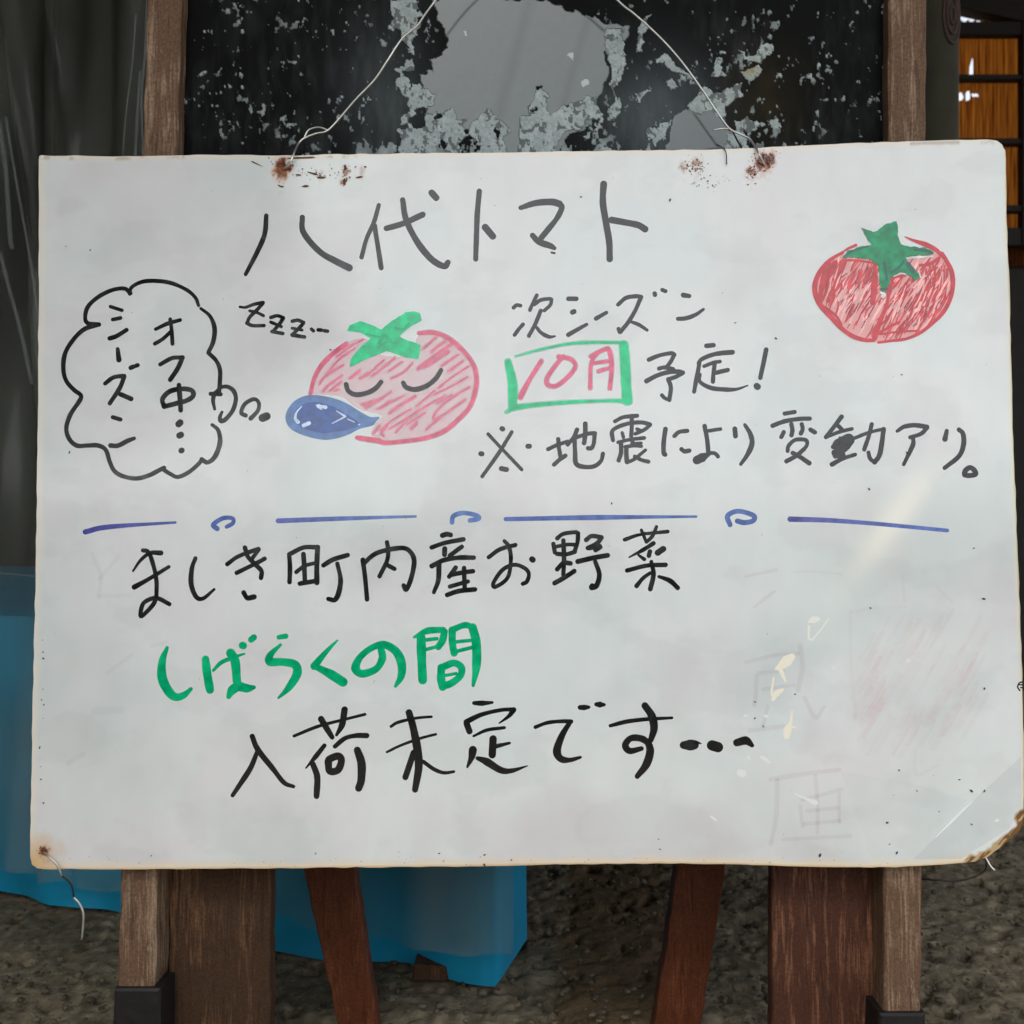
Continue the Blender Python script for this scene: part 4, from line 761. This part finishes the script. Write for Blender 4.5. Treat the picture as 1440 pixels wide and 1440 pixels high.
# blue divider
DB = srgb(58, 56, 142)
for s_ in [(Kf, [((18, 16, 8), (45, 108, 120, 92, 330, 78), (srgb(48, 46, 138), srgb(86, 98, 166)))]), (Kf, [((16, 13, 13), (462, 98, 450, 85, 480, 65, 510, 65, 512, 80, 492, 92))]), (Kf, [((16, 14, 8), (655, 73, 850, 66, 1090, 59), (srgb(84, 92, 168), srgb(96, 126, 178)))]),
           (Kf, [(15, (1205, 78, 1210, 58, 1240, 48, 1280, 55, 1290, 66, 1262, 72), srgb(92, 122, 180))]), (Lf, [((13, 16, 8), (25, 90, 300, 85, 628, 82), (srgb(80, 98, 168), srgb(84, 116, 176)))]), (Lf, [(16, (735, 108, 727, 80, 760, 65, 808, 78, 808, 95, 780, 101, 758, 96), srgb(88, 112, 174))]), (Lf, [((17, 14, 12), (925, 90, 1050, 94, 1200, 105, 1422, 126), (srgb(98, 94, 158), srgb(88, 118, 186)))])]:
    strokes('divider_stroke', s_[0], s_[1], BL)
# vegetable line
strokes(HC, Mf, [((14, 24, 32), (32, 238, 80, 170, 140, 125, 208, 124)), ((34, 26, 22), (40, 340, 130, 290, 258, 212)), (28, (95, 108, 130, 120, 160, 200, 180, 300, 180, 400)), (28, (178, 400, 160, 450, 90, 522, 80, 500, 100, 440, 160, 410, 200, 415, 262, 448))])
strokes(HC, Mf, [((26, 32, 32, 18), (427, 158, 405, 220, 400, 320, 430, 400, 475, 412, 545, 355))])
strokes(HC, Mf, [(28, (628, 195, 700, 145, 825, 98)), (28, (688, 250, 780, 205, 830, 180, 865, 160)), (30, (740, 90, 760, 150, 820, 210, 845, 240, 842, 282)), (26, (828, 102, 785, 160)), ((30, 34), (732, 375, 755, 408, 798, 402))])
strokes(HC, Mf, [(30, (1020, 132, 1025, 220, 1022, 308)), (30, (1022, 132, 1110, 90, 1195, 88)), (34, (1200, 88, 1195, 200, 1195, 312)), (30, (1110, 132, 1115, 200, 1120, 310)), (26, (1065, 245, 1120, 205, 1200, 185)), (30, (1088, 318, 1195, 300)), (30, (1238, 202, 1300, 165, 1390, 138)), ((26, 34, 28), (1325, 192, 1345, 290, 1335, 370, 1310, 420, 1268, 415))])
strokes(HC, Nf, [(38, (112, 262, 130, 400, 145, 570)), (38, (125, 285, 200, 220, 300, 185, 430, 170, 490, 210, 512, 280, 490, 400, 452, 492, 430, 462)), (36, (300, 125, 310, 190, 300, 270, 242, 390)), (36, (308, 305, 358, 332))])
strokes(HC, Nf, [(40, (732, 72, 765, 62, 795, 68)), (36, (648, 165, 750, 130, 895, 102)), (40, (750, 175, 748, 220)), (36, (882, 160, 790, 228)), (38, (650, 310, 740, 265, 860, 245, 975, 245)), ((40, 40, 30), (705, 290, 700, 420, 665, 515)), (36, (835, 322, 785, 392)), (36, (800, 378, 880, 362, 970, 350)), (36, (900, 325, 905, 480)), (34, (790, 470, 930, 430)), (38, (768, 535, 860, 505, 985, 492))])
strokes(HC, Nf, [(34, (1092, 242, 1180, 180, 1300, 146)), (32, (1215, 115, 1250, 160, 1265, 260, 1240, 400, 1145, 472, 1130, 440, 1200, 340, 1290, 300, 1370, 325, 1405, 370, 1390, 430, 1358, 448)), (46, (1430, 256, 1436, 262))])
strokes(HC, O, [(34, (352, 150, 400, 115, 490, 102, 515, 110)), (34, (515, 112, 510, 180, 488, 248)), (34, (322, 192, 334, 260)), (30, (340, 215, 430, 198, 500, 200)), (36, (400, 165, 405, 300, 400, 430)), (34, (350, 270, 420, 275, 490, 255)), (36, (352, 390, 400, 342, 455, 345)), (38, (332, 498, 400, 460, 485, 405)), (36, (578, 162, 620, 132, 695, 142)), (36, (698, 145, 660, 190, 590, 225)), (34, (600, 228, 690, 212, 650, 242)), (40, (512, 330, 640, 300, 745, 282)), ((32, 42, 40), (648, 330, 680, 430, 660, 515, 620, 535, 625, 520))])
strokes(HC, O, [((32, 24, 32), (878, 160, 1000, 120, 1212, 97)), (26, (1008, 85, 1045, 178)), (28, (1125, 60, 1095, 130, 1048, 178)), (22, (1030, 110, 1095, 115)), ((36, 34, 12), (1102, 188, 1020, 240, 912, 297)), ((20, 32), (985, 280, 1030, 312)), (36, (1074, 252, 1066, 285)), (48, (1135, 262, 1178, 232)), (36, (897, 400, 1050, 362, 1195, 356)), ((30, 40, 38), (1085, 332, 1102, 430, 1077, 545)), ((36, 28), (970, 520, 1020, 460, 1075, 420)), ((26, 40, 38), (1145, 448, 1230, 480, 1290, 535))])
# green line
strokes(HC, P_, [((26, 58, 68, 72, 62, 50, 30), (180, 262, 145, 360, 145, 480, 190, 575, 240, 618, 300, 605, 352, 560))], GN)
strokes(HC, P_, [((56, 64, 60), (458, 345, 470, 450, 490, 565)), ((22, 32, 30, 14), (515, 425, 570, 370, 650, 335, 740, 305)), (66, (640, 300, 672, 360, 685, 500)), ((70, 70, 40), (690, 540, 650, 570, 625, 615)), ((70, 64, 30), (700, 540, 760, 555, 808, 548)), (54, (725, 245, 732, 247)), (46, (788, 203, 808, 187))], GN)
strokes(HC, P_, [((34, 40), (988, 186, 1038, 178)), ((22, 46, 62, 58, 62, 66, 50, 16), (1000, 240, 930, 310, 922, 362, 1020, 365, 1105, 385, 1120, 450, 1060, 550, 985, 625))], GN)
strokes(HC, Q_, [((14, 34, 56), (280, 208, 200, 290, 112, 395)), ((44, 66, 66), (118, 395, 230, 452, 320, 510))], GN)
strokes(HC, Q_, [((50, 54, 50, 56, 66, 46, 48, 56, 62, 64, 56, 22), (597, 275, 605, 340, 560, 415, 460, 450, 412, 410, 445, 330, 530, 262, 620, 240, 705, 290, 745, 380, 740, 470, 700, 540))], GN)
strokes(HC, Q_, [(66, (885, 185, 890, 350, 897, 495)), ((20, 50, 46), (835, 185, 930, 140, 1045, 132)), (52, (1055, 145, 1040, 210, 1010, 255)), (28, (920, 205, 1000, 196)), (26, (920, 275, 1005, 252)), (54, (1110, 135, 1112, 230, 1125, 300)), (46, (1115, 130, 1200, 98, 1255, 112)), ((60, 66, 62, 24), (1258, 115, 1285, 230, 1285, 400, 1262, 535)), (26, (1130, 220, 1250, 208)), (28, (1140, 288, 1260, 258)), (60, (1032, 405, 1030, 480, 1042, 545)), (52, (1045, 400, 1120, 372, 1175, 400, 1172, 460, 1110, 515, 1045, 540)), (24, (1062, 462, 1140, 448))], GN)
# last line
strokes(HC, S_, [((40, 42, 40, 34, 26), (230, 285, 270, 380, 380, 520, 460, 620, 528, 648)), ((34, 40, 30), (265, 400, 220, 510, 150, 620, 88, 712))])
strokes(HC, S_, [((22, 26, 22, 22), (532, 283, 700, 215, 850, 175, 1045, 126)), ((48, 44, 34), (728, 160, 770, 230, 808, 292)), ((48, 46, 22), (898, 92, 880, 200, 840, 275)), ((34, 34, 40), (828, 358, 900, 300, 980, 280, 1058, 280)), ((32, 38, 12), (752, 352, 690, 430, 618, 515)), ((40, 50, 42), (668, 485, 700, 580, 695, 718)), (52, (780, 465, 790, 535, 850, 528, 875, 460, 850, 428, 790, 450, 778, 475)), ((54, 62, 54), (990, 385, 1020, 480, 1018, 600, 1000, 660))])
strokes(HC, Tf, [((22, 24, 22, 20), (-52, 265, 0, 235, 130, 205, 240, 195)), ((18, 22, 20), (-82, 450, 0, 410, 90, 375, 180, 345, 272, 322)), ((48, 58, 58, 46), (78, 165, 110, 280, 140, 440, 148, 560, 122, 722)), ((46, 44), (112, 455, 52, 632)), ((30, 30, 20), (182, 520, 260, 575, 330, 600, 402, 592))])
strokes(HC, Tf, [((30, 40, 22), (548, 96, 610, 97, 680, 92)), ((40, 28, 30), (492, 232, 600, 180, 740, 147, 835, 142)), ((38, 30, 10), (835, 145, 800, 190, 730, 242)), (46, (495, 245, 515, 300)), ((18, 28, 24), (545, 335, 640, 292, 768, 274)), (54, (686, 355, 680, 470)), ((34, 20), (710, 408, 805, 385)), ((60, 46, 16), (540, 435, 530, 490, 500, 558)), ((30, 56, 48, 36, 8), (575, 495, 640, 520, 740, 580, 820, 585, 935, 550))])
strokes(HC, Tf, [((28, 28, 34), (992, 270, 1080, 238, 1180, 228, 1250, 230)), ((36, 46, 58, 52, 36, 22), (1240, 238, 1185, 330, 1148, 440, 1175, 498, 1240, 508, 1318, 488)), ((34, 44, 24), (1315, 128, 1345, 128, 1378, 126))])
strokes('handwritten_dots', U, [((30, 44, 24), (198, 105, 225, 107, 255, 108))])
strokes(HC, U, [((28, 32, 28, 20), (300, 260, 420, 230, 570, 212, 745, 203)), ((52, 58, 56, 40), (550, 115, 600, 190, 615, 280, 592, 365)), ((36, 52, 46, 52, 50, 36), (590, 400, 530, 355, 450, 350, 408, 400, 440, 442, 525, 425)), ((40, 62, 60, 40), (565, 370, 588, 440, 560, 540, 495, 625))])
strokes('handwritten_dots', U, [((60, 80, 70), (830, 400, 870, 400, 905, 398), srgb(30, 36, 36)), ((10, 26), (955, 388, 920, 380)), (76, (1035, 402, 1078, 415)), ((56, 62, 30), (1215, 382, 1280, 368, 1325, 402))])

# ghost marks of old writing, smears and specks
def px(*a): return a
gm = srgb(190, 120, 160); gp = srgb(214, 160, 168)
GH = (1000, 780, 3.273)
strokes('ghost_writing', GH, [(22, (160, 495, 300, 462, 400, 455)), (26, (210, 560, 205, 640, 200, 690)), (22, (220, 545, 330, 535)), (29, (410, 420, 420, 520, 400, 620)), (22, (430, 660, 480, 750, 520, 700)), (22, (240, 620, 380, 600)), (26, (180, 810, 330, 790)), (22, (260, 700, 240, 790)), (19, (200, 240, 290, 170)), (19, (160, 100, 300, 70))], gm, alpha=.075, soft=True, base=.00008, step=.000006)
strokes('ghost_writing', GH, [(26, (275, 1035, 420, 1010, 590, 990)), (26, (305, 1040, 300, 1200, 275, 1330)), (22, (480, 1020, 490, 1150, 490, 1280)), (22, (420, 1130, 600, 1080)), (22, (430, 1240, 590, 1225)), (22, (410, 1160, 420, 1250)), (19, (590, 1100, 590, 1230)), (22, (330, 1310, 640, 1295)), (22, (440, 1180, 580, 1165))], gm, alpha=.075, soft=True, base=.00008, step=.000006)
r6 = random.Random(6); gs = []
for k in range(70):
    x = r6.uniform(700, 1220); y = r6.uniform(330, 860); ln = r6.uniform(60, 160); gs.append((r6.uniform(16, 34), (x-ln*.35, y+ln*.6, x, y+8, x+ln*.35, y-ln*.6)))
gs += [(18, (640, 260, 645, 500, 665, 750)), (18, (650, 265, 760, 245, 900, 240)), (18, (940, 900, 945, 1010, 1040, 970)), (14, (1040, 150, 1110, 220)), (18, (880, 100, 890, 220)), (16, (380, 80, 480, 78, 600, 90))]
strokes('ghost_drawing', GH, gs, srgb(240, 160, 178), alpha=.04, soft=True, base=.00012, step=.000004)
strokes('ghost_writing', (0, 760, 3.), [(22, (390, 60, 425, 150, 415, 240)), (19, (420, 160, 500, 70)), (19, (420, 235, 550, 232)), (19, (450, 560, 560, 480)), (19, (640, 445, 700, 430)), (26, (290, 940, 350, 900)), (38, (400, 720, 510, 715))], srgb(178, 164, 186), alpha=.045, soft=True, base=.00008, step=.000006)
# clear-tape scraps, their white highlights painted as pale strokes
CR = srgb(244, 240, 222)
strokes('tape_scrap_highlight', GH, [((10, 34, 20), (450, 310, 470, 300, 492, 296)), ((12, 8), (450, 330, 450, 385, 465, 392)), ((8, 6), (465, 392, 505, 345, 540, 295))], srgb(238, 240, 232), base=.0003, mat=M_board)
strokes('tape_scrap_highlight', GH, [((14, 40, 50, 30), (300, 525, 330, 505, 350, 488, 372, 470)), ((22, 10), (320, 530, 342, 582)), ((8, 12, 10), (288, 565, 280, 620, 278, 645)), ((18, 30, 16), (285, 665, 300, 640, 328, 622))], CR, base=.0003, mat=M_board)
strokes('tape_scrap_highlight', GH, [((8, 14, 40, 30), (372, 720, 366, 770, 352, 805, 348, 835)), ((14, 6), (362, 795, 388, 792))], CR, base=.0003, mat=M_board)
for s_ in [((10, 18, 8), (230, 930, 250, 942, 270, 958)), (34, (135, 1003, 145, 1008)), ((6, 10, 24), (385, 1100, 430, 1120, 480, 1142)), (10, (170, 930, 178, 940)), (12, (155, 740, 162, 742)), (14, (248, 742, 258, 745)), (16, (905, 487, 910, 488)), (10, (0, 1205, 22, 1222)), (12, (560, 520, 566, 521)), (12, (1310, 1225, 1320, 1222))]: strokes('tape_scrap_highlight', GH, [s_], srgb(232, 236, 234), base=.0003, mat=M_board)
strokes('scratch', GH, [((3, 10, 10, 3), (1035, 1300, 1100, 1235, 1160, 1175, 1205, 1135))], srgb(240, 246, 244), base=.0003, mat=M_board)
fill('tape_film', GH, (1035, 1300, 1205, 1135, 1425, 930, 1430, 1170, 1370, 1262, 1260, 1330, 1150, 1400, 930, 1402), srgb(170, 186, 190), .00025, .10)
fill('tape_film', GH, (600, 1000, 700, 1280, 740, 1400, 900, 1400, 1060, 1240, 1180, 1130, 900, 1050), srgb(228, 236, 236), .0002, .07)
def specks():
    r = random.Random(9); VV = []; FF = []; CC = []; n = 0
    def sp(x, y, a, b, c, rot=None):
        nonlocal n
        k = r.randint(5, 8); th = r.uniform(0, 3.1) if rot is None else rot
        for i in range(k):
            q = 2*math.pi*i/k; ra = r.uniform(.6, 1.2); u = a*ra*math.cos(q); v = b*ra*math.sin(q)
            VV.append((x+u*math.cos(th)-v*math.sin(th), y+u*math.sin(th)+v*math.cos(th))); CC.append((*c, 1))
        FF.append(tuple(range(n, n+k))); n += k
    dk = srgb(66, 66, 66); rb = srgb(96, 52, 34)
    for (x, y, a) in ((127, 352, 2), (93, 347, 1.5), (465, 492, 2.2), (681, 1202, 2.4), (681, 1216, 3), (719, 1209, 1.8), (926, 1180, 1.6), (928, 1194, 1.8), (213, 1203, 1.6), (922, 1217, 1.6), (1276, 637, 3), (1268, 527, 2), (1383, 842, 3), (1384, 968, 2.6), (1264, 1083, 2), (1349, 1096, 2.4), (1366, 1112, 3.2), (1384, 1112, 2.4), (1289, 1112, 1.7), (1320, 1141, 1.6), (1247, 1157, 3), (1251, 1187, 2), (1261, 1199, 3.2), (1366, 1159, 2), (1153, 1202, 4), (1224, 855, 2.4), (1061, 1010, 2), (1118, 976, 2.4), (1061, 987, 2.5), (1073, 1021, 2), (1369, 771, 2), (942, 281, 3), (817, 277, 1.6), (1034, 454, 1.6), (1091, 476, 2.4), (1222, 688, 2.4), (98, 636, 2.6), (444, 1200, 2), (618, 1200, 2), (860, 708, 2)):
        sp(x, y, a, a*.55, dk)
    for y, a in ((917, 2), (926, 3), (969, 1.4), (984, 1.8), (991, 2), (1010, 1.2), (1051, 2.6), (1078, 1.4), (1096, 2), (1129, 2.4), (900, 1.2)): sp(59+r.uniform(-3, 3), y, a*.8, a*.6, srgb(70, 78, 60))
    for (x, y, a, b) in ((440, 244, 8, 1.5), (452, 250, 9, 2), (420, 246, 5, 1.2), (430, 262, 6, 1.6), (395, 262, 5, 1.2), (486, 236, 2.4, 5), (484, 256, 2.5, 6), (514, 235, 3, 1.5), (505, 249, 5, 1.5), (500, 235, 2, 1), (360, 230, 10, 1), (425, 222, 22, 1.4)): sp(x, y, a, b, srgb(100, 74, 56), rot=r.uniform(-.2, .7) if b < 3 else 0)
    for (cx, cy, sx, sy, m_) in ((398, 234, 14, 9, 34), (1075, 226, 13, 10, 44), (1058, 242, 6, 12, 18), (978, 234, 18, 12, 30), (62, 1198, 6, 6, 22), (486, 246, 5, 12, 14), (450, 245, 30, 9, 14), (1000, 255, 30, 10, 10)):
        for k in range(m_*2): sp(r.gauss(cx, sx*.6), r.gauss(cy, sy*.6), r.uniform(.3, 1.9), r.uniform(.3, 1.1), (rb, srgb(62, 30, 20), srgb(140, 84, 54))[r.randint(0, 2)])
    for k in range(60): sp(r.uniform(60, 1420), 1212+r.uniform(-8, 6), r.uniform(.4, 1.4), r.uniform(.4, .8), srgb(140, 110, 80))
    for k in range(46): sp(r.uniform(60, 1400), r.uniform(230, 1200), r.uniform(.5, 1.3), r.uniform(.3, .8), srgb(120, 122, 124))
    V2 = np.array(VV); V = onplane(V2[:, 0], V2[:, 1], 0)-N0*(.00045+.0002*np.random.default_rng(2).random(len(FF)).repeat([len(f) for f in FF]))[:, None]
    o = mesh('rust_and_dirt_specks', V, [f[::-1] for f in FF], attrmat('rust_speck', rough=.8, spec=.2), wb, col=np.array(CC)); o['kind'] = 'stuff'
specks()
# small black maker's stamp on the right rim
strokes('stamp', (1430, 955, 1.), [(2.2, (4, 16, 1, 11, 4, 5, 9, 4)), (2, (4, 8, 10, 8)), (2, (5, 12, 10, 12))], srgb(50, 50, 54))

# ------------------------------------------------------------------ wires
def wire(e, pts, r=.00095, mat=None, back=-.004):
    P = [onplane(float(p[0]), float(p[1]), p[2] if len(p) > 2 else back) for p in pts]
    V, Fc = tube(P, r, 8, 6); return mesh('strand', V, Fc, mat or M_wire, e, smoothf=True)
e = empty('hanging_wire', onplane(740, -140, -.005), 'thin silver hanging wire looped through the rusty top left hole', 'wire', 'wires hanging the board from the easel')
wire(e, [(398, 238, -.001), (408, 228, -.006), (414, 214, -.004), (419, 203, .004), (427, 195, .006), (444, 188, .006), (460, 184, .006), (476, 168, .006), (500, 140, .004), (526, 113, .002), (545, 85, 0), (565, 55, 0), (586, 37, -.002), (598, 20, -.004), (613, 0, -.006), (655, -55, -.008), (740, -140, -.012)])
wire(e, [(427, 195, .008), (434, 183, .009), (448, 179, .008), (461, 183, .007)], .0008); wire(e, [(428, 194, .007), (416, 203, .008), (402, 209, .009)], .0007, M_darkwire)
e = empty('hanging_wire', onplane(740, -140, -.004), 'thin silver hanging wire looped through the rusty top right hole', 'wire', 'wires hanging the board from the easel')
wire(e, [(1075, 232, -.001), (1068, 218, -.006), (1061, 205, .0), (1054, 195, .004), (1042, 189, .006), (1026, 181, .006), (1010, 160, .006), (990, 130, .005), (965, 95, .004), (940, 65, .002), (915, 40, 0), (890, 18, -.002), (868, 0, -.004), (800, -70, -.008), (740, -140, -.012)])
wire(e, [(1030, 184, .007), (1036, 196, .006), (1043, 208, .004)], .0008, M_darkwire); wire(e, [(1003, 183, .007), (1014, 181, .007), (1026, 181, .006)], .0007)
wire(e, [(1008, 203, .009), (1020, 212, -.003), (1022, 231, -.002)], .0005, M_darkwire)
e = empty('loose_wire', onplane(62, 1198, 0), 'bent end of wire dangling from the rusty bottom left corner of the board', 'wire')
wire(e, [(62, 1198, -.001), (70, 1206, -.005), (80, 1216, -.006), (87, 1232, -.004)], .0009); wire(e, [(87, 1232, -.004), (95, 1238, -.004), (101, 1246, -.004), (104, 1262, -.004)], .0008, M_darkwire); wire(e, [(104, 1262, -.004), (112, 1271, -.004), (117, 1284, -.004), (117, 1300, -.004), (115, 1321, -.004)], .001)
e = empty('loose_wire', onplane(1390, 1208, .01), 'short curl of wire poking out below the broken bottom right corner', 'wire')
wire(e, [(1384, 1203, .008), (1389, 1211, .006), (1393, 1218, .004), (1399, 1224, .002)], .0008)
wire(e, [(1386, 1206, .008), (1386, 1222, .01), (1370, 1233, .012), (1345, 1239, .014), (1320, 1238, .018), (1290, 1236, .03)], .0008, M_darkwire)
